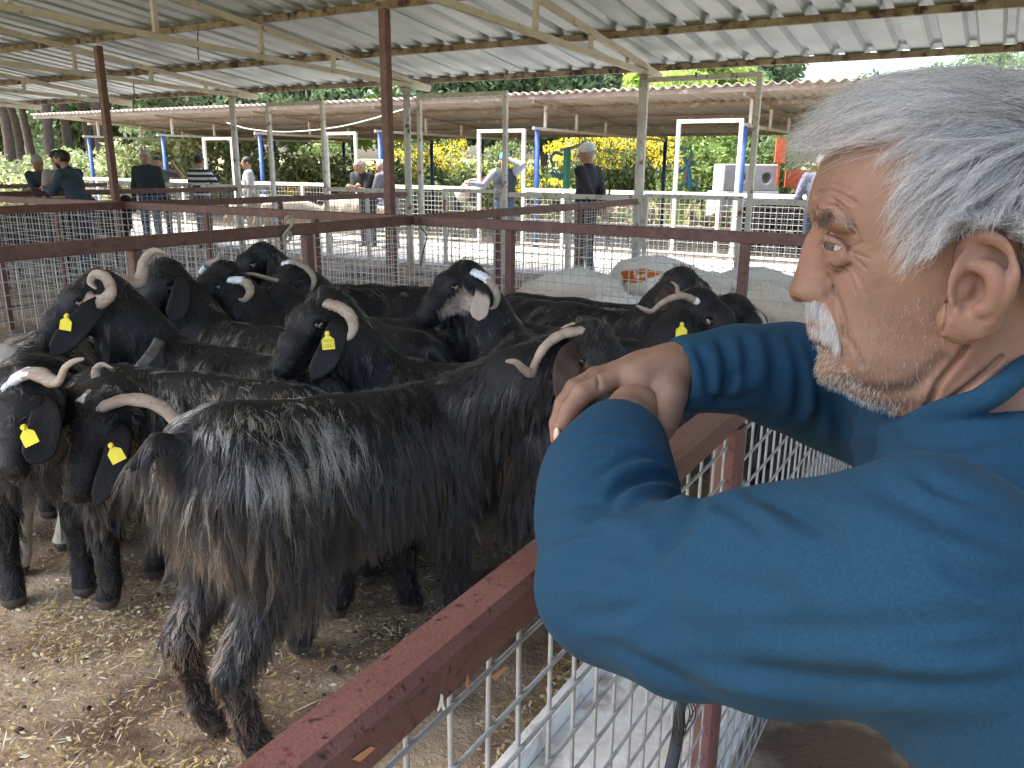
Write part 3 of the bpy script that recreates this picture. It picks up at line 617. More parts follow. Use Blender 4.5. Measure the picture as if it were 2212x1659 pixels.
goat('black goat with long level horns and upright yellow tag near the sleeve', X_(1400, 700, .93), X_(1170, 668, .93), (1518, 655, 3.05), (1600, 768, 2.95), nh=9000, seed=22, brown=.15, hornr=.02, paint=.05, grey=((-.8, 0, .66, .25, GB),),
     horns=([(1505, 652, -.04), (1478, 640, -.06), (1450, 644, -.08), (1428, 656, -.1), (1408, 672, -.11), (1392, 668, -.12), (1375, 660, -.12)], [(1520, 640, .04), (1495, 632, .06), (1468, 636, .1), (1462, 618, .12), (1450, 608, .12)]),
     ears=(([(1480, 672, 3.0), (1476, 700, 2.95), (1478, 745, 2.92)], .043), ([(1560, 665, 3.1), (1585, 680, 3.1), (1580, 730, 3.1)], .04)), tagp=((1472, 716, 2.90, -.1, None, 0),))
goat('black goat with white blaze on its face beside the cross fence', (.62, 3.95), (.1, 4.25), (1592, 668, 3.18), (1665, 775, 3.08), nh=6000, seed=23, brown=.1, headhair=.016, extra=((.50, .48, .45), lambda c, H, P, hd, sd, hu, poll, k: np.minimum.reduce([np.clip((.018 - np.abs((c-poll) @ sd/k + .014))/.01, 0, 1), np.clip(((c-poll) @ hd/k - .05)/.01, 0, 1), np.clip((.17 - (c-poll) @ hd/k)/.01, 0, 1), np.clip(((c-poll) @ hu/k)/.01, 0, 1)])),
     ears=(([(1572, 690, 3.12), (1568, 715, 3.1), (1580, 760, 3.1)], .04),))
goat('black goat seen from its rump with a fluffy upturned tail', X_(700, 640, .92), X_(905, 700, .9), (600, 640, 3.9), (560, 700, 3.85), nh=6500, seed=24, brown=.25, grey=((-.8, 0, .6, .25, GB),), L=1.1)
goat('black goat with curled tail behind the clasped hands', (1.02, 3.0), (.46, 2.95), (1700, 760, 3.0), (1760, 850, 2.9), nh=9000, seed=25, brown=.1, L=1.15)
goat('white long-haired goat by the left side fence', (-2.55, 3.05), (-1.98, 2.9), (-190, 640, 3.2), (-280, 740, 3.2), nh=5000, seed=26, pale=True, k=1.13)
# collar round the neck of the collared goat
nb = col_goat.location; c0, c1 = atd(342, 742, 2.92), atd(268, 868, 2.80)
ring = [atd(345, 735, 2.86), atd(330, 762, 2.76), atd(306, 792, 2.72), atd(284, 822, 2.72), atd(266, 852, 2.78), atd(262, 860, 2.95), atd(300, 800, 3.15), atd(340, 742, 3.05), atd(345, 735, 2.86)]
C = curve(ring, 60); Vc, Fc = loft(C, np.full(60, .020), np.full(60, .004), nrm(CP - C[20]), 6)
fastmesh('collar', Vc, Fc, m_collar, col_goat, base=np.array(nb))
# ---------------------------------------------------------------- the leaning man
m_skin = mat('weathered_skin', (.195, .115, .077), .6, (.145, .080, .053), 26, third=((.225, .105, .075), 7, .45, .75), bump=.25, bscale=700, sss=.12, spec=.4)
def knit(name, c1, c2):
    m = mat(name, tuple(x*.78 for x in c1), .9, tuple(x*1.2 for x in c2), 560, lo=.2, hi=.85, bump=0, sheen=.02, spec=.15); nt = m.node_tree; N, Lk = nt.nodes, nt.links
    tc = [n for n in N if n.type == 'TEX_COORD'][0]; wv = N.new('ShaderNodeTexWave'); wv.inputs['Scale'].default_value = 420; wv.inputs['Distortion'].default_value = 3.0; wv.inputs['Detail'].default_value = 1
    mp = N.new('ShaderNodeMapping'); mp.inputs['Rotation'].default_value = (.3, .5, .6); Lk.new(tc.outputs['Object'], mp.inputs[0]); Lk.new(mp.outputs[0], wv.inputs[0])
    ns = N.new('ShaderNodeTexNoise'); ns.inputs['Scale'].default_value = 420; Lk.new(tc.outputs['Object'], ns.inputs['Vector'])
    ad = N.new('ShaderNodeMath'); ad.operation = 'ADD'; Lk.new(wv.outputs['Fac'], ad.inputs[0]); Lk.new(ns.outputs['Fac'], ad.inputs[1])
    bp = N.new('ShaderNodeBump'); bp.inputs['Strength'].default_value = .12; bp.inputs['Distance'].default_value = .001; Lk.new(ad.outputs[0], bp.inputs['Height']); Lk.new(bp.outputs[0], N['Principled BSDF'].inputs['Normal'])
    return m
m_sweat = knit('petrol_blue_sweatshirt', (.0085, .034, .067), (.010, .041, .078))
m_jean = mat('dark_trousers', (.03, .035, .05), .9, (.02, .024, .035), 12)
H0 = atd(1960, 520, .60); eL = nrm(np.array([H0[0], H0[1], 0])); NL = -eL; FWD = np.array([-eL[1], eL[0], 0])
def hp(px, py, v=0.):                                      # pixel -> (u forward, v towards the viewer side, w up) in the head's own frame
    d = ray(px, py); t = (v - (CP - H0) @ NL) / (d @ NL); p = CP + d*t - H0
    return np.array([p @ FWD, v, p[2]])
toW = lambda q: H0 + np.asarray(q)[..., :1]*FWD + np.asarray(q)[..., 1:2]*NL + np.asarray(q)[..., 2:3]*ZZ
OUT = [(1790, 322), (1783, 336), (1775, 347), (1764, 373), (1756, 394), (1751, 413), (1746, 431), (1745, 450), (1747, 463), (1751, 477), (1753.5, 488), (1749, 499), (1740, 514), (1730, 543), (1722, 574), (1713, 600), (1706, 618), (1704.5, 632), (1709, 644), (1722, 652), (1738, 652), (1748, 658), (1750, 672), (1751, 690), (1754, 700), (1758, 708), (1768, 713), (1766, 720), (1764.5, 729), (1769, 739), (1776, 748), (1776, 754), (1769, 768), (1763, 788), (1763, 804), (1772, 819), (1790, 830), (1823, 838), (1850, 854), (1884, 870), (1915, 879), (1936, 898), (1954, 914), (1975, 960), (1990, 1010), (2150, 1030), (2330, 1000), (2310, 900), (2290, 800), (2285, 700), (2300, 620), (2325, 545), (2345, 470), (2345, 390), (2320, 310), (2270, 250), (2200, 212), (2110, 196), (2020, 198), (1930, 218), (1860, 252), (1815, 290)]
CTL = np.array([(1770,360,44,55),(1800,360,58,60),(1850,330,64,70),(1762,400,40,50),(1790,400,54,55),(1830,400,62,55),(1752,435,32,42),(1775,435,46,45),(1810,435,57,45),(1850,440,64,50),(1890,440,68,55),
 (1751,460,24,34),(1775,462,40,34),(1800,465,50,34),(1830,478,57,38),(1757,488,12,16),(1772,492,19,18),(1790,498,29,22),(1815,505,43,26),(1845,510,56,34),(1750,515,10,14),(1765,520,14,16),(1782,525,22,18),(1797,530,28,20),(1812,535,35,22),(1828,540,43,26),(1850,545,54,32),(1885,540,62,40),
 (1733,570,11,14),(1755,570,14,16),(1778,570,18,18),(1795,570,26,20),(1815,570,35,24),(1840,570,47,30),(1870,570,58,34),(1910,580,65,42),(1720,605,14,16),(1745,605,15,17),(1770,605,16,18),(1788,605,20,20),(1805,605,33,22),(1830,610,46,28),(1860,620,56,34),(1900,620,61,40),
 (1712,632,16,17),(1735,645,16,14),(1760,640,17,16),(1790,645,23,20),(1812,645,38,24),(1840,650,50,30),(1752,675,14,20),(1770,680,23,22),(1795,690,33,24),(1820,695,42,26),(1850,690,51,30),(1765,705,18,18),(1800,716,34,22),(1772,725,17,18),(1790,738,28,20),(1820,735,40,26),
 (1770,790,18,28),(1785,815,24,28),(1795,775,32,28),(1820,800,40,30),(1850,760,50,32),(1860,820,46,32),(1900,800,55,36),(1950,820,56,38),(1900,720,59,38),(1960,740,62,44),(2000,700,66,50),(1950,400,74,80),(2050,350,77,85),(2150,400,78,85),(2100,500,77,75),(1950,500,71,60),(1950,600,69,55),(2020,620,73,65),(2200,550,73,75),
 (2000,880,55,56),(2080,850,57,60),(2150,800,58,62),(2200,900,60,64),(2100,760,64,60),(2030,800,60,50),(2300,400,70,80),(2330,850,55,60),(1990,1000,58,58),(2250,1000,60,60)], float)
hv = .00135
lo = np.array([hp(2360, 520)[0], 0, hp(1960, 1010)[2]]); hi = np.array([hp(1695, 520)[0] + .006, .102, hp(1960, 175)[2]])
HV = Vox(lo, hi, hv)
_, (gu, gv, gw) = HV.sl(lo, hi)
HV.F = np.zeros((gu.size, gv.size, gw.size), np.float32); U2, W2 = np.meshgrid(gu.ravel(), gw.ravel(), indexing='ij')
poly = curve(np.array([hp(x, y) for x, y in OUT] + [hp(*OUT[0])]), 420)[:, [0, 2]]
def sdpoly(X, Y, poly):
    d = np.full(X.shape, 1e9); ins = np.zeros(X.shape, bool)
    for i in range(len(poly) - 1):
        a, b = poly[i], poly[i+1]; e = b - a; L2 = e @ e + 1e-12
        t = np.clip(((X - a[0])*e[0] + (Y - a[1])*e[1]) / L2, 0, 1); d = np.minimum(d, (X - a[0] - t*e[0])**2 + (Y - a[1] - t*e[1])**2)
        c = ((a[1] > Y) != (b[1] > Y)) & (X < (b[0] - a[0])*(Y - a[1])/(b[1] - a[1] + 1e-15) + a[0]); ins ^= c
    d = np.sqrt(d); return np.where(ins, -d, d)
sd2 = sdpoly(U2, W2, poly)
def tps(Xc, vals, U, Wc, reg=2e-3):                          # thin-plate interpolation of the scattered half widths
    n = len(Xc); ph = lambda r2_: .5*r2_*np.log(r2_ + 1e-12); S_ = 100.; A = Xc*S_
    K = ph(((A[:, None] - A[None])**2).sum(2)) + reg*np.eye(n); P_ = np.c_[np.ones(n), A]
    sol = np.linalg.solve(np.block([[K, P_], [P_.T, np.zeros((3, 3))]]), np.r_[vals, np.zeros((3, vals.shape[1]))])
    out = sol[n][None, None] + (U*S_)[..., None]*sol[n+1] + (Wc*S_)[..., None]*sol[n+2]
    for i in range(n): out = out + ph((U*S_ - A[i, 0])**2 + (Wc*S_ - A[i, 1])**2)[..., None]*sol[i]
    return out
_c = np.array([hp(x, y, a*.9e-3)[[0, 2]] for x, y, a, b in CTL]); _m = tps(_c, CTL[:, 2:]*1e-3, U2, W2)
Wm, Rm = np.clip(_m[..., 0], .009, .079), np.clip(_m[..., 1], .012, .09)
r2 = np.where(sd2 < 0, 1 - np.clip(-sd2/Rm, 0, 1), 1 + sd2/Rm)
HV.F = ((np.sqrt((gv/Wm[:, None, :])**2 + (r2**1.15)[:, None, :]**2) - 1) * np.minimum(Wm, Rm)[:, None, :]).astype(np.float32)
def EL(px, py, v, r, k=.006, mode='add', axes=None): HV.ell(hp(px, py, v), r, axes, k, mode)
def TB(pts, r, k=.005, mode='add'):
    C = curve([hp(*p) for p in pts], 4*len(pts)); rr = np.interp(np.linspace(0, 1, len(C)), np.linspace(0, 1, len(np.atleast_1d(r))), np.atleast_1d(r))
    for i in range(len(C)-1): HV.cap(C[i], C[i+1], rr[i], rr[i+1], k, mode)
# nose wing, nostril, sockets, lids, brow, cheek, lips
EL(1770, 630, .0130, (.0155, .0078, .0115), .006); EL(1752, 652, .0085, (.0130, .0042, .0048), .003, 'sub'); TB([(1786, 602, .0215), (1793, 626, .0245), (1791, 648, .0245)], .0014, .006, 'sub')
TB([(1780, 464, .034), (1802, 464, .045), (1830, 478, .053)], (.003, .0042, .003), .010)
EY = hp(1816, 531, .0325); HV.ell(EY, (.0134, .0134, .0134), None, .005)
TB([(1778, 519, .0275), (1789, 517, .0370), (1804, 521, .0435), (1823, 533, .0475)], (.0018, .0028, .0030, .0018), .003)      # upper lid
TB([(1785, 546, .0315), (1797, 547, .0390), (1812, 546, .0440), (1825, 540, .0470)], (.0012, .0016, .0016, .0012), .003)      # lower lid
TB([(1782, 531, .0345), (1794, 531, .0420), (1808, 533, .0455), (1820, 536, .0475)], (.0012, .0019, .0018, .0010), .002, 'sub')
TB([(1793, 562, .030), (1810, 564, .0385), (1830, 556, .047)], (.0012, .0020, .0012), .008)                                   # bag under the eye
TB([(1760, 706, .0), (1776, 709, .016), (1796, 716, .028)], (.0050, .0045, .002), .006); TB([(1771, 722, .0), (1782, 723, .014), (1798, 721, .026)], (.0062, .0055, .002), .006)
TB([(1762, 713, .0), (1782, 715, .018), (1808, 722, .034)], (.0014, .0014, .0008), .004, 'sub')
# ear
th_ = math.radians(24); eax = (np.array([math.cos(th_), math.sin(th_), .10]), np.array([-math.sin(th_), math.cos(th_), 0]), np.array([-.10, 0, 1.]))
HV.ell(hp(2122, 606, .0815), (.0215, .0042, .0290), eax, .004)
TB([(2084, 598, .079), (2074, 566, .079), (2083, 530, .081), (2112, 512, .084), (2148, 517, .088), (2177, 545, .092), (2187, 588, .093), (2178, 628, .092), (2162, 662, .089), (2138, 694, .085)], (.0028, .0032, .0034, .0034, .0034, .0034, .0034, .0034, .0032, .003), .003)
EL(2074, 694, .0790, (.0135, .0048, .0145), .007); EL(2100, 690, .081, (.016, .0050, .012), .008)
EL(2104, 632, .0915, (.0110, .0105, .0155), .004, 'sub'); EL(2128, 560, .0960, (.0165, .0060, .0130), .006, 'sub'); EL(2160, 600, .0985, (.004, .006, .022), .005, 'sub')
TB([(2112, 574, .086), (2142, 586, .090), (2152, 622, .091), (2138, 660, .088), (2112, 672, .085)], (.0028, .0032, .0034, .0032, .0026), .005)
EL(2081, 622, .0805, (.0055, .0055, .0075), .005)
# wrinkles: grooves along traced lines
GV = [([(1764, 418), (1785, 413), (1812, 418), (1851, 437)], 1.3, 1.7), ([(1754, 427), (1775, 423), (1800, 430), (1822, 446)], 1.2, 1.6), ([(1788, 437), (1812, 440), (1833, 456), (1846, 486), (1850, 505)], 1.2, 1.5), ([(1793, 388), (1810, 378), (1825, 372)], 1.0, 1.6), ([(1768, 402), (1800, 398), (1840, 412)], .7, 1.6),
      ([(1832, 541), (1850, 547), (1880, 556)], .6, 1.1), ([(1832, 546), (1850, 560), (1872, 578)], .6, 1.1), ([(1830, 536), (1848, 530), (1868, 520)], .5, 1.1), ([(1835, 572), (1855, 600), (1872, 636)], .4, 1.5), ([(1820, 580), (1838, 604), (1850, 630)], .4, 1.4), ([(1788, 575), (1808, 582), (1832, 574)], .7, 1.3),
      ([(1796, 632), (1810, 662), (1821, 698), (1824, 732)], 1.6, 2.6), ([(1788, 507), (1805, 510), (1824, 522), (1838, 540)], .9, 1.2), ([(1836, 740), (1852, 765), (1862, 790)], 1.0, 2.6), ([(2046, 640), (2041, 672), (2034, 700)], .8, 1.2), ([(2058, 640), (2050, 668)], .7, 1.1),
      ([(2084, 742), (2060, 778), (2026, 824), (2016, 850), (2002, 880)], 2.6, 2.4), ([(2160, 768), (2098, 822), (2046, 864), (2026, 880)], 2.2, 2.2), ([(2200, 790), (2140, 832), (2100, 858)], 1.5, 2.2), ([(1800, 838), (1850, 848), (1910, 850), (1980, 830), (2040, 770)], 1.6, 6.0)]
g2 = np.zeros(U2.shape)
for pts, dep, wid in GV:
    C = curve([hp(x, y, .05) for x, y in pts], 26)[:, [0, 2]]; d2 = np.full(U2.shape, 1e9)
    for i in range(len(C)-1):
        e = C[i+1]-C[i]; t = np.clip(((U2-C[i][0])*e[0] + (W2-C[i][1])*e[1])/(e @ e), 0, 1); d2 = np.minimum(d2, (U2-C[i][0]-t*e[0])**2 + (W2-C[i][1]-t*e[1])**2)
    g2 += 2.3*dep*1e-3*(np.exp(-d2/(wid*1e-3)**2) - .35*np.exp(-d2/(2.2*wid*1e-3)**2))
HV.F += (g2[:, None, :] * np.clip((gv - .004)/.012, 0, 1)).astype(np.float32)
HALF = HV.F; FULL = np.concatenate([HALF[:, :0:-1], HALF], 1); hlo = lo.copy(); hlo[1] = -hv*(HALF.shape[1]-1)
hvV, hvF = surface_nets(FULL, hlo, hv); hvV = smooth(hvV, hvF, 1, .3)
def headF(Q):                                              # trilinear field lookup (local frame)
    g = (np.stack([Q[:, 0], np.abs(Q[:, 1]), Q[:, 2]], 1) - lo)/hv; n = np.array(HALF.shape); g = np.clip(g, 0, n-1.001); i = g.astype(int); f = g - i; r = 0
    for a in (0, 1):
        for b in (0, 1):
            for c in (0, 1): r = r + HALF[i[:, 0]+a, i[:, 1]+b, i[:, 2]+c]*np.where(a, f[:, 0], 1-f[:, 0])*np.where(b, f[:, 1], 1-f[:, 1])*np.where(c, f[:, 2], 1-f[:, 2])
    return r
def headG(Q, e=.002): return np.stack([headF(Q + e*np.eye(3)[a]) - headF(Q - e*np.eye(3)[a]) for a in range(3)], 1)/(2*e)

# ---- right hand clasping the left wrist
DW = .87
hl_ = [atd(1190, 700, .95), atd(1190, 1000, .74), atd(1500, 700, .98), atd(1520, 990, .78)]
hd_lo = np.min(hl_, 0) - .02; hd_hi = np.max(hl_, 0) + .02
HH = Vox(hd_lo, hd_hi, .0015)
def HC_(pts, rs, k=.008, mode='add'): HH.chain([atd(*p) for p in pts], rs, k, mode)
HC_([(1475, 792, .875), (1432, 806, .87), (1385, 818, .866), (1332, 816, .866)], (.029, .0265, .0225, .0125), .015)
HC_([(1432, 800, .89), (1385, 806, .893), (1330, 806, .892)], (.024, .022, .014), .014)
HC_([(1335, 815, .863), (1296, 832, .855), (1258, 850, .850), (1231, 886, .847), (1214, 922, .848), (1206, 950, .850)], (.0120, .0108, .0112, .0098, .0088, .0070), .003)     # index
HC_([(1332, 806, .890), (1290, 818, .884), (1245, 840, .876), (1216, 876, .870), (1203, 915, .867), (1202, 948, .866)], (.0114, .0102, .0102, .0094, .0084, .0068), .0025)      # middle
HC_([(1332, 800, .908), (1285, 812, .906), (1240, 838, .900), (1216, 872, .894), (1208, 905, .890)], (.0110, .0100, .0098, .0090, .0070), .004)                                 # ring
HC_([(1338, 800, .925), (1295, 815, .925), (1255, 840, .920), (1235, 870, .914)], (.0095, .0085, .0082, .0065), .004)                                                          # little
HC_([(1452, 815, .865), (1446, 852, .848), (1440, 888, .836), (1434, 918, .832), (1430, 944, .834)], (.021, .0175, .0140, .0115, .0082), .010)                                 # thumb
HC_([(1440, 832, .858), (1400, 832, .862), (1360, 828, .864)], (.013, .009, .007), .010)                                                                                       # web
HH.cap(atd(1290, 808, .852), atd(1296, 856, .838), .0010, .0010, .004, 'sub'); HH.cap(atd(1256, 868, .838), atd(1232, 858, .838), .0010, .0010, .004, 'sub')
# left wrist and the left hand beyond it
RHM = HH.mesh(); HH = Vox(hd_lo, hd_hi, .0016)
HC_([(1326, 985, .775), (1345, 925, .812), (1372, 888, .850), (1400, 868, .89)], (.031, .0295, .027, .026), .012)
HC_([(1400, 868, .89), (1425, 856, .94), (1440, 855, .965)], (.027, .027, .020), .012)
for i, (a, b) in enumerate(((1405, 838), (1425, 842), (1445, 850), (1462, 862))): HC_([(a, b, .965), (a+6, b+18, 1.0), (a+8, b+42, 1.02)], (.010, .009, .007), .004)
knv, knf = join(*[(smooth(v_, f_, 2, .4), f_) for v_, f_ in (RHM, HH.mesh())])
# ---- arms and trunk inside the clothes (one continuous body)
BT = Vox((-.05, .1, .72), (.95, 1.25, 1.45), .011)
def WB(a): return toW(np.array(a))[0] if np.ndim(a) > 1 else toW(np.array([a]))[0]
T1 = H0 - FWD*.075 - ZZ*.245; T2 = T1 - FWD*.17 - ZZ*.24; T3 = T2 - FWD*.06 - ZZ*.25
SHL = T1 + NL*.165 + ZZ*.03; SHR = T1 - NL*.165 + ZZ*.03
LA = [(2250, 1250, .43), (2000, 1272, .485), (1700, 1288, .56), (1480, 1288, .62), (1325, 1262, .665)]
LF = [(1325, 1262, .665), (1312, 1120, .73), (1316, 1030, .765), (1336, 962, .79)]
RF = [(1492, 808, .875), (1600, 797, .895), (1700, 814, .92), (1800, 840, .955), (1905, 862, 1.0)]
BT.chain([SHL] + [atd(*p) for p in LA[1:]] + [atd(*p) for p in LF[1:]], (.05, .045, .045, .042, .040, .038, .034, .030), .02)
BT.chain([atd(*p) for p in RF] + [SHR], (.028, .032, .038, .042, .042, .05), .02)
BT.chain([T1 - FWD*.03 - ZZ*.03, T2 - FWD*.03, T3 - FWD*.03], (.085, .09, .09), .05); BT.cap(SHL, SHR, .05, .05, .03); BT.cap(T1, H0 - FWD*.065 - ZZ*.14, .045, .04, .03)
btv, btf = BT.mesh()
body_v, body_f = join((toW(hvV), hvF), (knv, knf), (btv, btf))
MANB = np.array([*(T3 - FWD*.05)[:2], 0.])
man = thing('person', 'grey-haired man in a petrol blue sweatshirt leaning his arms over the near rail', 'person', MANB)
man_body = fastmesh('body', body_v, body_f, m_skin, man, base=MANB)
m_lip = mat('lip_skin', (.20, .10, .078), .5, (.16, .08, .065), 60)
man_body.data.materials.append(m_lip); _fc = hvV[hvF].mean(1); _lp = np.array([hp(x, y, .01) for x, y in ((1745, 697), (1775, 702), (1806, 714), (1804, 724), (1785, 734), (1750, 736))])[:, [0, 2]]
_mi = np.zeros(len(body_f), np.int32); _mi[:len(hvF)] = (sdpoly(_fc[:, 0], _fc[:, 2], np.vstack([_lp, _lp[:1]])) < 0) & (np.abs(_fc[:, 1]) < .03); man_body.data.polygons.foreach_set('material_index', _mi)
m_nail = mat('finger_nail', (.55, .36, .28), .3)
fastmesh('finger_nail', *lathe_ell(atd(1203, 940, .838), (.0035, .0058, .0085), (nrm([.9, .35, .1]), nrm([-.3, .9, 0]), ZZ)), m_nail, man_body, base=MANB)
m_eye = mat('eye_white', (.55, .50, .46), .2); m_irisd = mat('dark_iris', (.02, .014, .01), .1)
for sg in (1, -1):
    c = EY*np.array([1, sg, 1]); Ev, Ef = lathe_ell(c, (.0130,)*3, None, 18, 24); eo = fastmesh('eyeball', toW(Ev), Ef, [m_eye, m_irisd], man_body, base=MANB)
    dv = (Ev[Ef].mean(1) - c)/.0131; gz = nrm([.62, sg*.76, -.06]); eo.data.polygons.foreach_set('material_index', (dv @ gz > .90).astype(np.int32))
# ---------------------------------------------------------------- sweatshirt
SW = Vox((-.02, .05, .70), (.98, 1.22, 1.40), .0037)
ax3 = (FWD, NL, ZZ)
for c, r in ((T1 - ZZ*.03 - FWD*.02, (.115, .175, .12)), (T2 - FWD*.04, (.12, .17, .20)), (T3 - ZZ*.02 - FWD*.04, (.125, .17, .20))): SW.ell(c, r, ax3, .03)
SW.cap(SHL - ZZ*.03, H0 - FWD*.085 - ZZ*.164 + NL*.03, .068, .061, .05); SW.cap(SHR - ZZ*.01, H0 - FWD*.085 - ZZ*.155 - NL*.03, .085, .062, .06)
SW.chain([SHL - ZZ*.02 - FWD*.01, atd(*LA[1])], (.080, .077), .014)
SW.chain([atd(*p) for p in LA[1:]], (.076, .077, .071, .056), .014)
SW.chain([atd(*p) for p in LF], (.060, .060, .056, .047), .030)
SW.chain([atd(*p) for p in RF], (.043, .044, .056, .067, .070), .03); SW.cap(atd(*RF[-1]), SHR, .07, .085, .04)
# neck opening
SW.ell(toW(np.array([hp(2085, 975, 0)]))[0], (.058, .095, .046), ax3, .03)
nk0, nk1 = H0 - FWD*.065 - ZZ*.20, H0 - FWD*.055 - ZZ*.05
SW.ell(toW(np.array([hp(2090, 790, 0)]))[0], (.070, .061, .046), ax3, .008, 'sub')
col_t = [(1940, 915, -.02), (1951, 918, .012), (1985, 900, .040), (2038, 884, .058), (2112, 868, .066), (2166, 836, .064), (2215, 792, .050), (2250, 770, .02)]
cc = curve([toW(np.array([hp(*p)]))[0] for p in col_t], 40)
for i in range(39): SW.cap(cc[i], cc[i+1], .0070, .0070, .005)
# open cuffs
SW.cap(atd(1486, 806, .874), atd(1390, 820, .86), .0335, .036, .006, 'sub'); SW.cap(atd(1338, 958, .792), atd(1362, 890, .83), .036, .042, .006, 'sub')
# drape: folds traced as lines, pressed into the cloth
swv, swf = SW.mesh(); swv = smooth(swv, swf, 4, .5); swn = vnormals(swv, swf)
sx, sy = proj(swv); face = np.clip((swn @ nrm(CP - swv.mean(0)))*2.2 + .2, 0, 1)
FOLD = [([(1500, 742), (1522, 790), (1532, 868)], 5, 9, 1), ([(1548, 722), (1568, 780), (1560, 850), (1540, 880)], 6, 12, 1), ([(1600, 716), (1612, 770), (1606, 830)], 4, 12, 1), ([(1652, 712), (1668, 770), (1668, 850)], 5, 13, 1), ([(1702, 712), (1724, 780), (1728, 860), (1716, 910)], 6, 14, 1), ([(1740, 722), (1762, 780), (1775, 860), (1760, 930)], 8, 16, 1), ([(1790, 850), (1815, 900), (1830, 960)], 9, 18, 1),
        ([(1560, 840), (1580, 815), (1590, 800)], 5, 9, 1), ([(1520, 850), (1570, 865), (1640, 850)], 4, 10, -1),
        ([(1222, 955), (1285, 908), (1360, 905), (1432, 945)], 2.6, 8, 1), ([(1208, 985), (1285, 935), (1372, 938), (1440, 975)], 3.5, 9, 1), ([(1200, 1015), (1290, 962), (1380, 968), (1450, 1005)], 3.2, 9, 1), ([(1290, 1030), (1345, 995), (1410, 990), (1470, 1025)], 5, 10, 1), ([(1195, 1060), (1260, 1010), (1330, 985)], 2.5, 10, 1),
        ([(1310, 1088), (1345, 1052), (1410, 1030), (1480, 1045), (1510, 1062)], 8, 13, 1), ([(1520, 1075), (1490, 1120), (1452, 1166), (1400, 1205)], 6, 20, -1), ([(1515, 1070), (1560, 1050), (1610, 1030)], 4, 12, 1), ([(1250, 1130), (1320, 1100), (1400, 1090)], 4, 18, 1), ([(1230, 1200), (1330, 1190), (1420, 1215)], 4, 24, -1),
        ([(1640, 1040), (1720, 1120), (1780, 1220), (1800, 1300)], 3.5, 34, 1), ([(1830, 1020), (1950, 1075), (2080, 1135), (2230, 1170)], 5, 36, 1), ([(1591, 1345), (1760, 1362), (1954, 1362), (2212, 1340)], 3.5, 34, 1), ([(1400, 1425), (1560, 1448), (1736, 1462), (1881, 1472), (2212, 1464)], 4.5, 30, 1), ([(1420, 1330), (1520, 1380), (1620, 1400)], 2.5, 34, 1),
        ([(1530, 1075), (1600, 1110), (1690, 1180)], 4, 18, 1), ([(1545, 1056), (1640, 1072), (1760, 1130), (1830, 1200)], 4, 22, 1), ([(1480, 1232), (1600, 1272), (1750, 1282)], 3, 28, 1), ([(1290, 1372), (1420, 1440), (1560, 1500), (1700, 1532)], 4, 16, -1), ([(2000, 1185), (2100, 1250), (2230, 1290)], 4, 24, 1), ([(1960, 1010), (2050, 1062), (2160, 1092)], 4, 16, 1), ([(1178, 1120), (1240, 1088), (1310, 1082)], 3, 10, 1), ([(1172, 1172), (1260, 1148), (1345, 1160)], 3, 12, 1), ([(1185, 1252), (1280, 1240), (1370, 1268)], 3, 16, 1), ([(1230, 1330), (1320, 1330), (1400, 1300)], 3, 18, 1), ([(1900, 1400), (2040, 1410), (2212, 1395)], 4, 20, 1), ([(1900, 930), (1960, 955), (2040, 962), (2140, 950), (2230, 915)], 2.5, 16, 1), ([(1830, 985), (1900, 960), (1940, 925)], 5, 16, -1)]
disp = np.zeros(len(swv))
for pts, dep, wid, sgn in FOLD:
    C = curve(np.array([(x, y, 0) for x, y in pts], float), 24)[:, :2]; best = np.full(len(swv), 1e9); sdv = np.zeros(len(swv)); tt = np.zeros(len(swv))
    for i in range(23):
        e = C[i+1]-C[i]; L_ = np.hypot(*e)+1e-9; t = ((sx-C[i][0])*e[0]+(sy-C[i][1])*e[1])/L_**2; tc = np.clip(t, 0, 1); dx, dy = sx-C[i][0]-tc*e[0], sy-C[i][1]-tc*e[1]; d = np.hypot(dx, dy)
        m_ = d < best; best[m_] = d[m_]; sdv[m_] = (np.sign(e[0]*dy-e[1]*dx)*d)[m_]; tt[m_] = ((i+tc)/23)[m_]
    fade = np.clip(np.minimum(tt, 1-tt)*4, 0, 1)**.7; x = sgn*sdv/wid
    disp += dep*1e-3*fade*(-np.exp(-x*x) + .75*np.exp(-((x-1.7)/1.25)**2) + .25*np.exp(-((x+2.0)/1.3)**2))*np.where(best < 5*wid, 1, 0)
ph = np.sin(swv @ np.array([23., 31, 17]) + 2*np.sin(swv @ np.array([11., -9, 26]))) * .0009 + np.sin(swv @ np.array([60., -47, 38]))*.0004
depv = (swv - CP) @ FW
swv = swv + swn*((disp*face + ph)[:, None]); swv = smooth(swv, swf, 1, .3)
sweat = fastmesh('sweatshirt', swv, swf, m_sweat, man, base=MANB)
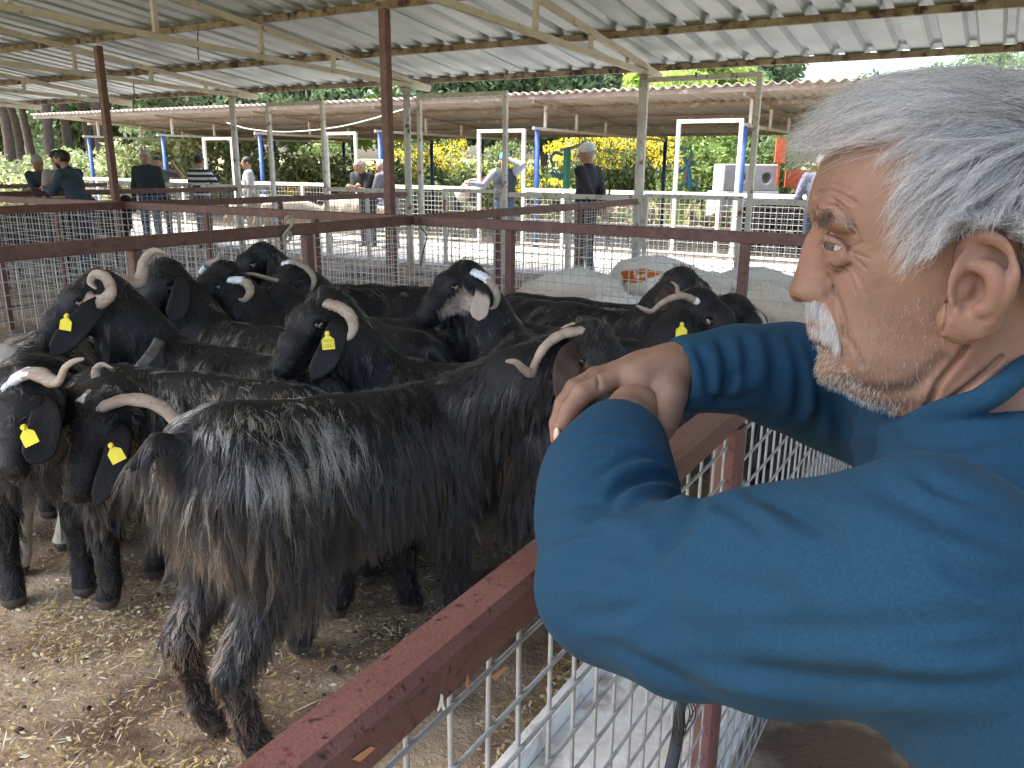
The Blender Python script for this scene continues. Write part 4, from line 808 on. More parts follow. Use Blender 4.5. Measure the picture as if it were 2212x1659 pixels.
# trousers and shoes
TR = Vox(np.append((T3 - .35)[:2], -.01), np.append((T3 + .35)[:2], 1.0), .012)
hipc = T3 - ZZ*.12
for sg in (1, -1):
    hj = hipc + NL*.09*sg - ZZ*.02; kn = np.array([*(hj[:2] + FWD[:2]*.03), .48]); an = np.array([*(hj[:2] - FWD[:2]*.02), .09])
    TR.cap(hj, kn, .095, .07, .03); TR.cap(kn, an, .068, .055, .02)
TR.ell(hipc, (.13, .17, .12), ax3, .04)
fastmesh('trousers', *TR.mesh(), m_jean, man, base=MANB)
m_shoe = mat('black_shoe', (.02, .018, .016), .5)
for sg in (1, -1):
    hj = hipc + NL*.09*sg; a = np.array([*(hj[:2] - FWD[:2]*.04), .045]); Sh = Vox(np.minimum(a, a + FWD*.2) - .08, np.maximum(a, a + FWD*.2) + .08, .008)
    Sh.cap(a, a + FWD*.19 - ZZ*.005, .045, .038, .02); fastmesh('shoe', *Sh.mesh(), m_shoe, man, base=MANB)
# ---------------------------------------------------------------- his hair, brows, moustache and stubble
m_hairg = hairmat('grey_hair', .38, .5)
def inpoly(X, Y, poly): return sdpoly(X, Y, np.vstack([poly, poly[:1]])) < 0
HL = [(1783, 338), (1812, 318), (1838, 296), (1868, 284), (1890, 306), (1884, 345), (1902, 373), (1912, 408), (1915, 447), (1908, 505), (1905, 540), (1908, 558), (1920, 584), (1945, 592), (1974, 590), (2024, 566), (2060, 548), (2080, 528), (2120, 508), (2165, 520), (2195, 560), (2196, 610), (2180, 650), (2230, 690), (2300, 700), (2400, 650), (2400, 100), (1700, 100)]
hlp = np.array([hp(x, y, .055) for x, y in HL])[:, [0, 2]]; hlp0 = np.array([hp(x, y, .0) for x, y in HL])[:, [0, 2]]
DIRS = np.array([(2250, 230, -1, -.05), (2100, 200, -1, -.02), (1980, 205, -1, .02), (1880, 240, -1, .02), (1810, 290, -.95, .12), (1850, 300, -.9, .2), (1960, 300, -.9, .35), (2060, 280, -.92, .3), (2160, 300, -.85, .4), (1930, 360, -.7, .65), (2000, 380, -.66, .72), (2100, 380, -.68, .7), (2200, 380, -.6, .75), (1930, 440, -.5, .85), (2000, 460, -.45, .88), (2100, 460, -.42, .9), (2200, 480, -.35, .92), (1930, 540, -.35, .95), (2000, 550, -.5, .85), (2060, 520, -.3, .95), (2230, 600, -.15, 1), (2300, 560, 0, 1)], float)
DU = np.array([hp(x, y, .03) for x, y, _, _ in DIRS])[:, [0, 2]]; DV = np.stack([-DIRS[:, 2], -DIRS[:, 3]], 1)   # picture left = forward, picture down = -w
def dirfield(Q):
    w_ = 1/(((Q[:, None, 0] - DU[None, :, 0])**2 + (Q[:, None, 2] - DU[None, :, 1])**2) + 1e-4)**1.5; d = (w_ @ DV)/w_.sum(1)[:, None]
    return np.stack([d[:, 0], np.zeros(len(d)), d[:, 1]], 1)
def scalp(n, rng):
    Q, N = sample(hvV, hvF, n*4, rng); nearv = np.clip(np.abs(Q[:, 1])/.05, 0, 1)[:, None]
    ok = np.zeros(len(Q), bool); A = inpoly(Q[:, 0], Q[:, 2], hlp); B = inpoly(Q[:, 0], Q[:, 2], hlp0); ok = np.where(np.abs(Q[:, 1]) > .03, A, B)
    earz = (np.abs(Q[:, 1]) > .068) & (Q[:, 0] < hp(2045, 600, .08)[0]); ok &= ~(earz & (Q[:, 2] < hp(2100, 478, .08)[2]))
    Q, N = Q[ok][:n], N[ok][:n]; return Q, N
def hsim(Q, N, ln, rng, steps=9, lift=.014, droop=.0):
    p = Q.copy(); pts = [p.copy()]; seg = (ln/(steps-1))[:, None]; jit = rng.normal(0, .17, (len(Q), 3)); front = np.clip((Q[:, 0] - hp(1900, 250)[0])/.05, 0, 1)*np.clip((Q[:, 2] - hp(1900, 330)[2])/.02, 0, 1)
    sgn = np.sign(Q[:, 1])[:, None]
    for i in range(steps-1):
        q = i/(steps-1); d = dirfield(p) + jit*(.4 + q); g = headG(p); g /= np.linalg.norm(g, axis=1)[:, None] + 1e-9
        d -= g*(d*g).sum(1)[:, None]*.85; d += g*((.55 + .5*front[:, None])*(1-q)**2); d[:, 2] -= (.10 + .9*front*q**2.2); d[:, 0] += front*.35*(1 - q)
        d /= np.linalg.norm(d, axis=1)[:, None] + 1e-9; p = p + d*seg
        f = headF(p); tgt = np.minimum(lift, .003 + lift*q*1.2); low = f < tgt
        if low.any(): p[low] += g[low]*((tgt - f)[low])[:, None]
        pts.append(p.copy())
    return np.stack(pts, 1)
rng = np.random.default_rng(5)
def hlen(Q): 
    z = Q[:, 2]; t = np.clip((z - hp(2000, 480)[2])/(hp(2000, 250)[2] - hp(2000, 480)[2]), 0, 1); l_ = .036 + .038*t
    fr = np.clip((Q[:, 0] - hp(1900, 250)[0])/.05, 0, 1)*np.clip((z - hp(1900, 330)[2])/.02, 0, 1); return l_ + .022*fr
Qg, Ng = scalp(1100, rng); lg = hlen(Qg); gp = hsim(Qg, Ng, lg, rng)
Qc, Nc = scalp(36000, rng); lc = hlen(Qc)*rng.uniform(.7, 1.2, len(Qc)); S, gi = clumped(Qc, lc, Qg, gp, lg, rng, .84, .045, 2.4)
VIS = np.array([(1700, 412), (1688, 345), (1694, 280), (1735, 215), (1830, 175), (1950, 145), (2100, 135), (2300, 140), (2420, 300), (2420, 720), (2230, 700), (2185, 650), (2200, 610), (2198, 560), (2165, 520), (2120, 508), (2085, 535), (2050, 575), (2000, 600), (1960, 612), (1928, 600), (1905, 560), (1898, 500), (1905, 440), (1893, 400), (1872, 362), (1876, 325), (1850, 305), (1800, 338), (1762, 332), (1738, 372), (1716, 414)], float)
Sm = S.copy(); Sm[..., 1] = np.abs(Sm[..., 1]); okk = np.ones(len(S), bool)
for k_ in (3, 5, 7, 8):
    a_, b_ = proj(toW(Sm[:, k_])); okk &= sdpoly(a_, b_, np.vstack([VIS, VIS[:1]])) < rng.normal(-4, 11, len(S))
S, Qc, gi, lc = S[okk], Qc[okk], gi[okk], lc[okk]
n = len(Qc); lk = rng.random(len(Qg))[gi]; low = np.clip((hp(2000, 470)[2] - Qc[:, 2])/.03, 0, 1)
val = np.where(rng.random(n) < .42 + .28*low, rng.uniform(.03, .16, n), rng.uniform(.34, .72, n))*(.5 + .6*lk)
tint = np.clip(val[:, None]*np.array([.97, .98, 1.03]), .02, .9)
Qs, Ns = scalp(2600, rng); ls = hlen(Qs)*rng.uniform(.8, 1.25, len(Qs)); Ss = hsim(Qs, Ns, ls, rng, lift=.022)[:, :9]; Ss = Ss + rng.normal(0, .0035, (len(Qs), 1, 3))*np.linspace(0, 1, 9)[None, :, None]**1.5
Sm = Ss.copy(); Sm[..., 1] = np.abs(Sm[..., 1]); a_, b_ = proj(toW(Sm[:, 8])); ks = sdpoly(a_, b_, np.vstack([VIS, VIS[:1]])) < 14; Ss = Ss[ks]
strands('hair', toW(Ss.reshape(-1, 3)).reshape(Ss.shape), .00014, np.tile(rng.uniform(.35, .8, (len(Ss), 1)), (1, 3)), m_hairg, man, MANB, taper=.3)
strands('hair', toW(S.reshape(-1, 3)).reshape(S.shape), .00019*rng.uniform(.7, 1.3, n), tint, m_hairg, man, MANB, taper=.3)
def patch(name, polyP, n, ln, rad, dr, cols, v0=.0, out=.5, side=None, vv=.03, clump=None, jit=.25):
    rng = np.random.default_rng(len(name)+n); Q, N = sample(hvV, hvF, 400000 if n > 3000 else 260000, rng)
    pl = np.array([hp(x, y, vv) for x, y in polyP])[:, [0, 2]]
    ok = inpoly(Q[:, 0], Q[:, 2], pl) & (np.abs(Q[:, 1]) > v0); 
    ok &= np.abs(Q[:, 1]) < .078
    Q, N = Q[ok][:n], N[ok][:n]; d = np.tile(np.array(dr, float), (len(Q), 1)); d[:, 1] *= np.sign(Q[:, 1]); d = d + N*out + rng.normal(0, jit, d.shape); d /= np.linalg.norm(d, axis=1)[:, None]
    l_ = ln*rng.uniform(.5, 1.2, len(Q))[:, None, None]; k = np.linspace(0, 1, 5)[None, :, None]; dn = np.array([0, 0, -.35])
    S = Q[:, None] + (d[:, None] + dn*k)*l_*k
    c = np.array(cols)[rng.integers(0, len(cols), len(Q))]*rng.uniform(.8, 1.2, (len(Q), 1)); c = np.clip(c, .01, .9)
    return strands(name, toW(S.reshape(-1, 3)).reshape(S.shape), rad*rng.uniform(.7, 1.2, len(Q)), c, m_hairg, man, MANB, taper=.5)
WH, GY_, DK = (.78, .78, .80), (.45, .45, .47), (.06, .05, .045)
patch('moustache', [(1736, 655), (1760, 648), (1790, 655), (1808, 690), (1822, 728), (1812, 735), (1795, 716), (1772, 706), (1750, 700), (1742, 680)], 5200, .0090, .00019, (-.15, .25, -.8), [(.40, .40, .42), (.28, .28, .29), (.18, .18, .18), (.10, .095, .09)], out=.14, vv=.02, jit=.14)
patch('stubble', [(1755, 755), (1790, 742), (1812, 738), (1830, 720), (1870, 690), (1930, 640), (1990, 610), (2030, 640), (2036, 700), (2060, 745), (2030, 800), (1990, 880), (1940, 900), (1850, 870), (1770, 840), (1740, 800)], 1500, .0032, .00010, (-.1, .1, -.7), [WH, GY_, GY_, DK, DK], out=.55, vv=.045)
patch('stubble', [(1745, 750), (1785, 750), (1835, 775), (1880, 815), (1960, 850), (1930, 905), (1850, 870), (1770, 845), (1740, 800)], 1500, .0036, .00012, (.1, .1, -.6), [WH, WH, GY_], out=.6, vv=.02)
patch('eyebrow', [(1747, 456), (1770, 448), (1800, 450), (1805, 464), (1790, 476), (1768, 478), (1750, 476)], 900, .0080, .00026, (-.55, .5, .05), [(.02, .017, .015), (.03, .025, .02)], out=.15, vv=.03, jit=.2)
patch('eyebrow', [(1785, 448), (1812, 446), (1836, 466), (1846, 488), (1832, 488), (1812, 476), (1790, 470)], 170, .0075, .00016, (-.7, .3, -.15), [(.16, .14, .12), (.08, .07, .06), (.2, .17, .15)], out=.15, vv=.05, jit=.2)
patch('eyelash', [(1774, 514), (1790, 514), (1806, 520), (1822, 530), (1824, 538), (1804, 529), (1788, 523), (1776, 523)], 110, .0055, .00018, (.4, .4, -.5), [DK], out=.2, vv=.038, jit=.1)
# ---------------------------------------------------------------- across the aisle: second shed, gates and fences
m_rustbeam = mat('rusty_pink_beam', (.34, .27, .22), .7, (.24, .165, .12), 3, third=((.55, .48, .40), 6, .55, .7))
b2 = W(17, 10, 0); shed2 = thing('livestock_shed', 'far open shed with wavy fibre-cement roof on blue columns across the aisle', 'shed', b2)
Z2 = lambda s: 2.74 - (s - 13.3)*.062
S2A, S2B = 13.3, 20.6
def wavy(nw=5):
    xs = np.arange(0, nw*8 + 2)*(.177/8); P = np.array([[W(s, 0, Z2(s) + .04) + D2*x + ZZ*.026*math.cos(2*math.pi*x/.177) for x in xs] for s in np.linspace(S2A, S2B, 4)])
    mb = MB(); mb.grid(P); mb.grid(P[:, ::-1] + ZZ*.009)
    for r in (0, -1): mb.grid(np.stack([P[r] if r else P[r] + ZZ*.009, P[r] + ZZ*.009 if r else P[r]]))
    return mb
mw = wavy().mesh('roof_sheet', MT['fibre'], smooth=True)
t = -9.0; k = 0
while t < 23.6:
    o = link('roof_sheet', mw, shed2); o.location = Vector(W(0, t, .003*(k % 2))) - Vector(b2); t += .885; k += 1
for s in (13.42, 15.0, 16.7, 18.4, 20.1): MB().beam(W(s, -9, Z2(s) - .02), W(s, 23.8, Z2(s) - .02), .05, .07).build('purlin', m_rustbeam, shed2, b2)
FRONT = [(1610, 262), (1161, 272), (820, 276), (560, 279), (350, 282), (190, 286)]; ft = [float(ats(x, y, 13.6) @ D2) for x, y in FRONT]; ft = [ft[0] - 4.6] + ft
for t in ft:
    MB().tube([W(13.6, t, 0), W(13.6, t, 2.16)], .05, 12).build('column', MT['blue'], shed2, b2, smooth=True)
    MB().tube([W(20.2, t, 0), W(20.2, t, Z2(20.2) - .1)], .05, 10).build('column', MT['navy'], shed2, b2, smooth=True)
    tr = MB().beam(W(13.42, t, Z2(13.42) - .08), W(20.3, t, Z2(20.3) - .08), .05, .05).build('truss', m_rustbeam, shed2, b2)
    MB().beam(W(13.45, t+.002, 2.19), W(20.3, t+.002, Z2(20.3) - .14), .045, .05).build('bottom_chord', MT['cream'], tr, b2)
    for s in (13.9, 15.2, 16.6): MB().beam(W(s, t+.001, 2.2 + (s-13.45)*.002), W(s, t+.001, Z2(s) - .1), .045, .05).build('strut', MT['cream'], tr, b2)
# white pen fences over there
def tx(px, s, y=330): return float(ats(px, y, s) @ D2)
G2 = 'white pen fences across the aisle'
segs = [(-6, tx(1465, 13.42)), (tx(1465, 13.42)-0, tx(1320, 13.42)), (tx(1320, 13.42), tx(1130, 13.42)), (tx(1035, 13.42), tx(770, 13.42)), (tx(705, 13.42), tx(500, 13.42)), (tx(440, 13.42), tx(250, 13.42)), (tx(250, 13.42), 24)]
WL = ['white mesh fence below the concrete pipe blocks', 'white mesh fence between the tall white frames near the capped man', 'white mesh fence beside the man on the phone', 'white mesh fence the bald man rests his arms on', 'white mesh fence beside the striped shirt man', 'white mesh fence behind the man in jeans', 'white mesh fence of the last pens across the aisle']
for (t0, t1), lb in zip(segs, WL):
    n = max(1, int((t1-t0)/1.5)); fence(lb, 13.42, t0+.03, 13.42, t1-.03, zt=1.12, rail=(.06, .07), posts=[(i+.5)*(t1-t0)/n for i in range(n)], pw=.05, sp=.09, r=.003, mt='white', wm='wire2', n=3, low=True, jit=.001, bev=0)
def portal(label, s, xa, xb, ztop_, mt, w_=.06, y=300):
    ta, tb = sorted((tx(xa, s, y), tx(xb, s, y))); bs = W(s, (ta+tb)/2); o = thing('gateway', label, 'gateway', bs)
    for t in (ta, tb): MB().beam(W(s, t, 0), W(s, t, ztop_), w_, w_, up=D1).build('post', MT[mt], o, bs)
    MB().beam(W(s, ta - w_/2, ztop_ + w_/2), W(s, tb + w_/2, ztop_ + w_/2), w_, w_).build('lintel', MT[mt], o, bs)
portal('tall white gate frame next to the blue column behind the capped man', 13.44, 1465, 1600, 2.22, 'white')
portal('tall rust-streaked white gate frame around the man on the phone', 13.44, 1035, 1132, 2.12, 'white')
portal('tall white gate frame left of the bald man', 13.44, 705, 768, 2.12, 'white')
portal('tall white gate frame behind the striped shirt man', 13.44, 440, 500, 2.05, 'white')
# weathered gates on the near side of the aisle, in line with the eave columns
portal('tall weathered gate frame beside the column with the truss end', SCN+.02, 1640, 1395, 2.52, 'cream2', y=190)
portal('tall weathered gate frame beside the central eave column', SCN+.02, 1092, 905, 2.44, 'cream2', y=200)
portal('tall weathered gate frame with rust-brown post', SCN+.02, 695, 578, 2.42, 'cream2', y=215)
def gate(label, s, t0, t1, zt=1.14):
    bs = W(s, (t0+t1)/2); o = thing('gate', label, 'gate', bs); w_ = .05
    for t in (t0+w_/2, t1-w_/2): MB().beam(W(s, t, .08), W(s, t, zt), w_, w_, up=D1).build('stile', MT['cream2'], o, bs)
    for z in (zt+.025, .10): MB().beam(W(s, t0, z), W(s, t1, z), w_, w_).build('rail', MT['cream2'], o, bs)
    wires(s, t0+.05, s, t1-.05, .12, zt, .08, .0026, 3, .001).build('wire_mesh', MT['wire2'], o, bs)
cols = trusst[1:5]
ra = tx(1622, SCN+.02, 300); gate('weathered gate right of the rusty eave column', SCN+.06, ra+.04, cols[0]-.07)
rb = tx(1092, SCN+.02, 300); rc = tx(940, SCN+.02, 300)
gate('weathered gate with latch left of the frame post', SCN+.06, rb+.05, cols[1]-.6)
G3 = 'weathered aisle fences'
AL = ['weathered cream fence right of the tall gate frame, behind the white sheep', 'weathered cream fence in front of the capped man', 'weathered cream fence left of the central eave column', 'weathered cream fence beside the far eave column', 'weathered cream fence beyond the last column']
for (t0, t1), lb in zip([(-5, ra-.04), (cols[0]+.07, rb-.05), (cols[1]+.07, tx(695, SCN, 300)-.05), (tx(578, SCN, 300)+.05, cols[2]-.06), (cols[2]+.06, cols[3]-.06)], AL):
    if t1 - t0 < .3: continue
    n = max(1, int((t1-t0)/1.7)); fence(lb, SCN+.05, t0, SCN+.05, t1, zt=1.16, rail=(.05, .06), posts=[(i+.5)*(t1-t0)/n for i in range(n)], pw=.05, sp=.08, r=.0026, mt='cream2', wm='wire2', n=3, jit=.001, bev=0)
# short tall posts and the loose cables
m_cable = mat('dark_cable', (.03, .03, .03), .6); m_pale = mat('pale_cable', (.6, .58, .52), .6)
def cable(name, label, pts, r, m, n=30):
    C = curve(pts, n); tag(MB().tube(C - C[0], r, 6).build(name, m), label, 'cable').location = Vector(C[0])
cable('cable', 'pale cable sagging from post to column under the far roof', [ats(x, y, 11.9) for x, y in ((490, 265), (540, 279), (620, 285), (720, 276), (800, 258), (872, 236))], .012, m_pale)
cable('cable', 'thin dark wire loop hanging from the cream truss', [att(x, y, trusst[2]) for x, y in ((428, 62), (427, 95), (429, 128))], .006, m_cable)
cable('cable', 'short dark wire hanging off the far truss', [att(x, y, trusst[3]) for x, y in ((288, 180), (290, 205), (287, 222), (290, 242))], .007, m_cable)
cable('cable', 'dark wire dangling from the cross fence rail', [ats(x, y, SB-.05) for x, y in ((905, 468), (908, 490), (922, 510), (915, 540), (908, 575))], .006, m_cable)
m_twine = mat('jute_twine', (.50, .43, .32), .9, (.38, .31, .22), 40)
kn = att(628, 478, TA); C = curve([att(x, y, TA-.05) for x, y in ((616, 476), (622, 468), (631, 470), (632, 484), (622, 496), (612, 510), (618, 522), (628, 515), (626, 500), (618, 512), (614, 530))], 60)
tag(MB().tube(C - C[0], .009, 6).build('twine', m_twine, smooth=True), 'knotted pale twine tied on the brown side rail', 'twine').location = Vector(C[0])
# black plastic strip tied on the near mesh
m_strip = mat('black_plastic_strip', (.012, .012, .014), .45)
sp_ = [att(x, y, .355) for x, y in ((1478, 1505), (1470, 1530), (1466, 1570), (1460, 1610), (1445, 1680))]
Vs, Fs = loft(curve(sp_, 20), np.linspace(.008, .011, 20), np.full(20, .0025), nrm(CP - sp_[1]), 8)
so_ = fastmesh('plastic_strip', Vs, Fs, m_strip, base=sp_[0]); so_.location = Vector(sp_[0]); tag(so_, 'frayed black plastic strip tied to the wire mesh of the near fence', 'strip')
for i in range(7):
    q = curve([sp_[0] + D1*.01*(i-3), sp_[0] + D1*.018*(i-3) + ZZ*(-.03 - .012*(i % 3)) - D2*.012, sp_[0] + D1*.012*(i-3) - ZZ*(.07 + .02*(i % 2))], 8)
    MB().tube(q - sp_[0], .0012, 4).build('thread', m_strip, so_)
# white painted concrete trough along the near fence
m_trough = mat('white_painted_concrete', (.66, .65, .62), .8, (.52, .49, .45), 14, third=((.30, .24, .19), 7, .56, .72), bump=.3, bscale=60)
tr_s0, tr_s1 = .4, 4.6; bs = W(2.5, .62)
trg = thing('trough', 'white painted concrete feed trough along the inside of the near fence', 'trough', bs)
MB().box(W((tr_s0+tr_s1)/2, .62, .075), D1*(tr_s1-tr_s0)/2, D2*.165, ZZ*.07).build('basin', m_trough, trg, bs)
MB().box(W((tr_s0+tr_s1)/2, .805, .105), D1*(tr_s1-tr_s0)/2, D2*.018, ZZ*.10).build('lip', m_trough, trg, bs)
MB().box(W((tr_s0+tr_s1)/2, .437, .105), D1*(tr_s1-tr_s0)/2, D2*.016, ZZ*.10).build('lip', m_trough, trg, bs)
# concrete pipe blocks, boards and gym bars on the slope
m_conc = mat('grey_precast_concrete', (.42, .41, .39), .9, (.33, .32, .30), 5, bump=.3, bscale=30)
def block(label, px, py, D, w_, h_, dp, z0):
    P = atd(px, py, D); P[2] = z0; V = Vox((-w_/2-.05, -dp/2-.05, -.02), (w_/2+.05, dp/2+.05, h_+.05), .022); S, X = V.sl(V.lo, V.lo + (V.n-1)*V.h)
    V.F = np.maximum(np.maximum(np.abs(X[0]) - w_/2, np.abs(X[1]) - dp/2), np.abs(X[2] - h_/2) - h_/2).astype(np.float32)
    for cx in (-w_*.19, w_*.27): V.F = np.maximum(V.F, -(np.sqrt((X[0]-cx)**2 + (X[2]-h_*.48)**2) - h_*.2 + 0*X[1])).astype(np.float32)
    v, q = V.mesh(); o = fastmesh('concrete_block', v, q, m_conc, smooth=False); o.location = Vector(P); o.rotation_euler = (0, 0, .25); tag(o, label, 'concrete block')
block('grey precast concrete block with two round holes, upper of the pair', 1610, 400, 21.5, 1.62, .68, .6, .93)
block('grey precast concrete block under the other, behind the white fence', 1606, 400, 21.5, 1.75, .92, .7, .0)
m_or = mat('orange_board', (.55, .10, .03), .6, (.45, .08, .03), 8)
for lb, px, py, D, w_, h_ in (('tall orange post board beside the blue column', 1686, 325, 21, .26, .62), ('orange crate board beside the concrete blocks', 1722, 386, 20, .6, .42)):
    P = atd(px, py, D); o = MB().box((0, 0, 0), np.array([w_/2, 0, 0]), np.array([0, .03, 0]), np.array([0, 0, h_/2])).build('board', m_or); o.location = Vector(P); tag(o, lb, 'board')
    MB().box((0, .02, -h_/2 - .3), np.array([.03, 0, 0]), np.array([0, .02, 0]), np.array([0, 0, .3])).build('stake', m_or, o)
m_gb, m_gg, m_gy = mat('blue_bar_paint', (.08, .30, .48), .45), mat('green_bar_paint', (.10, .42, .30), .45), mat('grey_bar_paint', (.35, .38, .42), .4)
def gym(label, D, tubes, sc=1.):
    b = atd(*tubes[0][0][0], D); b[2] = 0; o = thing('exercise_machine', label, 'exercise machine', b)
    for pts, r, m, nm in tubes: MB().tube(curve([atd(x, y, D) for x, y in pts], 16), r, 8).build(nm, m, o, b, smooth=True)
gym('blue outdoor exercise machine with seat on the slope', 18, [([(1490, 410), (1488, 370), (1478, 340)], .05, m_gb, 'frame'), ([(1458, 330), (1462, 322), (1490, 322), (1494, 334)], .025, m_gb, 'handlebar'), ([(1495, 335), (1484, 360), (1478, 395)], .05, m_gy, 'pedal_arm'), ([(1460, 372), (1480, 365), (1500, 350)], .04, m_gb, 'seat'), ([(1462, 405), (1500, 392), (1508, 412)], .025, m_gb, 'foot_bar')])
gym('green and blue outdoor exercise machine among the yellow broom', 20, [([(1222, 420), (1224, 370), (1226, 320)], .09, m_gg, 'frame'), ([(1196, 360), (1190, 342), (1200, 330), (1216, 335)], .04, m_gb, 'handlebar'), ([(1210, 325), (1240, 318), (1262, 310)], .04, m_gy, 'pedal_arm'), ([(1190, 372), (1205, 380), (1222, 378)], .05, m_gb, 'seat')])
# ---------------------------------------------------------------- people across the pens
def solid(name, c, c2=None, rough=.85, **k): return mat(name, c, rough, c2, 14, **k)
m_skin2 = mat('tanned_skin', (.38, .20, .13), .55, (.33, .16, .10), 18)
m_dkhair, m_gyhair = mat('dark_hair', (.015, .012, .01), .6, bump=.6, bscale=90), mat('grey_short_hair', (.38, .37, .36), .7, (.25, .24, .23), 30, bump=.6, bscale=90)
def stripes():
    m = bpy.data.materials.new('striped_cotton'); m.use_nodes = True; nt = m.node_tree; N, Lk = nt.nodes, nt.links
    tc = N.new('ShaderNodeTexCoord'); wv = N.new('ShaderNodeTexWave'); wv.bands_direction = 'Z'; wv.inputs['Scale'].default_value = 3.4; wv.inputs['Distortion'].default_value = .6; r = N.new('ShaderNodeValToRGB')
    r.color_ramp.interpolation = 'CONSTANT'; r.color_ramp.elements[1].position = .52; r.color_ramp.elements[0].color = (.02, .022, .03, 1); r.color_ramp.elements[1].color = (.62, .62, .62, 1)
    Lk.new(tc.outputs['Object'], wv.inputs[0]); Lk.new(wv.outputs['Fac'], r.inputs[0]); Lk.new(r.outputs[0], N['Principled BSDF'].inputs['Base Color']); N['Principled BSDF'].inputs['Roughness'].default_value = .9; return m
def person(label, xy, yaw, h=1.74, shirt=None, trousers=None, lh=(-.25, .05, .85), rh=(.25, .05, .85), lean=0., hyaw=0., hpitch=0., short=False, hair=None, hat=None, vest=None, bald=False, vx=.0115, glasses=False, beard=None, group=None):
    k = h/1.72; Fv = np.array([math.sin(yaw), math.cos(yaw), 0]); Rv = np.array([math.cos(yaw), -math.sin(yaw), 0]); O = np.array([xy[0], xy[1], 0.])
    def P(r, f, z, up=True):
        if up and z > .9:                                  # lean the upper body about the hips
            a = math.radians(lean); dz, f0 = z - .9, f; f = f0*math.cos(a) + dz*math.sin(a); z = .9 + dz*math.cos(a) - f0*math.sin(a)
        return O + (Rv*r + Fv*f + ZZ*z)*k
    G = lambda r, f, z: O + (Rv*r + Fv*f + ZZ*z)*k
    o = thing('person', label, 'person', O, group); base = O
    lo, hi = O + np.array([-.85, -.85, -.02])*k, O + np.array([.85, .85, 1.95])*k
    Sk, Sh, Tr, So = (Vox(lo, hi, vx) for _ in range(4))
    # head
    a = yaw + hyaw; Fh = nrm(np.array([math.sin(a)*math.cos(hpitch), math.cos(a)*math.cos(hpitch), math.sin(hpitch)])); Rh = nrm(np.cross(Fh, ZZ)); Uh = np.cross(Rh, Fh)
    nk, hc = P(0, -.01, 1.44), None; hc = P(0, .02, 1.60); hax = (Rh, Fh, Uh); Q = lambda r, f, u: hc + (Rh*r + Fh*f + Uh*u)*k
    Sk.ell(Q(0, -.01, .03), np.array([.076, .098, .095])*k, hax, .02); Sk.ell(Q(0, .035, -.045), np.array([.058, .062, .075])*k, hax, .03); Sk.cap(Q(0, .098, .01), Q(0, .115, -.025), .009*k, .014*k, .012)
    Sk.cap(Q(0, -.03, -.06), nk, .055*k, .06*k, .03); Sk.cap(Q(-.05, .078, .03), Q(.05, .078, .03), .014*k, .014*k, .015)
    for sg in (-1, 1): Sk.ell(Q(sg*.08, -.01, -.005), np.array([.012, .024, .034])*k, hax, .008); Sk.ell(Q(sg*.032, .092, .012), np.array([.016, .014, .009])*k, hax, .008, 'sub')
    Sk.cap(nk, P(0, 0, 1.2), .05*k, .05*k, .02); Sk.cap(P(-.185, -.01, 1.395), P(.185, -.01, 1.395), .035*k, .035*k, .02)
    # arms
    for sg, tg in ((-1, lh), (1, rh)):
        s0 = P(sg*.185, -.01, 1.395); t0 = G(*tg); d = t0 - s0; L = np.linalg.norm(d); l1, l2 = .29*k, .26*k; L = min(L, (l1+l2)*.995); d = nrm(d); t0 = s0 + d*L
        c = (l1*l1 + L*L - l2*l2)/(2*L); hh = math.sqrt(max(l1*l1 - c*c, 1e-6)); pole = nrm(-ZZ*.8 + Rv*sg*.5 - Fv*.35); pole = nrm(pole - d*(pole @ d)); e = s0 + d*c + pole*hh
        Sh.cap(s0, e, .070*k, .055*k, .03)
        if not short: Sh.cap(e, t0 - nrm(t0-e)*.02*k, .054*k, .040*k, .015)
        Sk.cap(s0, e, .036*k, .042*k if short else .036*k, .01)
        Sk.cap(e, t0, .040*k, .027*k, .01); hdn = nrm(t0 - e); sd_ = nrm(np.cross(hdn, ZZ) + 1e-3); Sk.cap(t0, t0 + hdn*.07*k, .033*k, .036*k, .012)
        for i in range(4): Sk.cap(t0 + hdn*.07*k + sd_*(i-1.5)*.02*k, t0 + hdn*(.125 - abs(i-1.4)*.008)*k + sd_*(i-1.5)*.022*k - ZZ*.025*k, .011*k, .009*k, .006)
        Sk.cap(t0 + hdn*.02*k - sd_*.02*k, t0 + hdn*.07*k - sd_*.055*k - ZZ*.01, .012*k, .010*k, .008)
    # trunk
    Sh.ell(P(0, 0, 1.27), np.array([.205, .125, .20])*k, None, .05); Sh.cap(P(-.15, -.01, 1.39), P(.15, -.01, 1.39), .062*k, .062*k, .05)
    tx_ = (Rv, nrm(P(0, 1, 1.2) - P(0, 0, 1.2)), nrm(P(0, 0, 1.5) - P(0, 0, 1.0)))
    Sh.F[:] = 1; 
    for sg, tg in ((-1, lh), (1, rh)):
        s0 = P(sg*.185, -.01, 1.395); t0 = G(*tg); d = t0 - s0; L = min(np.linalg.norm(d), .547*k); d = nrm(d); t0 = s0 + d*L; l1, l2 = .29*k, .26*k
        c = (l1*l1 + L*L - l2*l2)/(2*L); hh = math.sqrt(max(l1*l1 - c*c, 1e-6)); pole = nrm(-ZZ*.8 + Rv*sg*.5 - Fv*.35); pole = nrm(pole - d*(pole @ d)); e = s0 + d*c + pole*hh
        Sh.cap(s0, e if not short else s0 + (e-s0)*.8, .072*k, .056*k, .03)
        if not short: Sh.cap(e, t0 - nrm(t0-e)*.015*k, .055*k, .041*k, .015)
    Tk = Vox(lo, hi, vx)
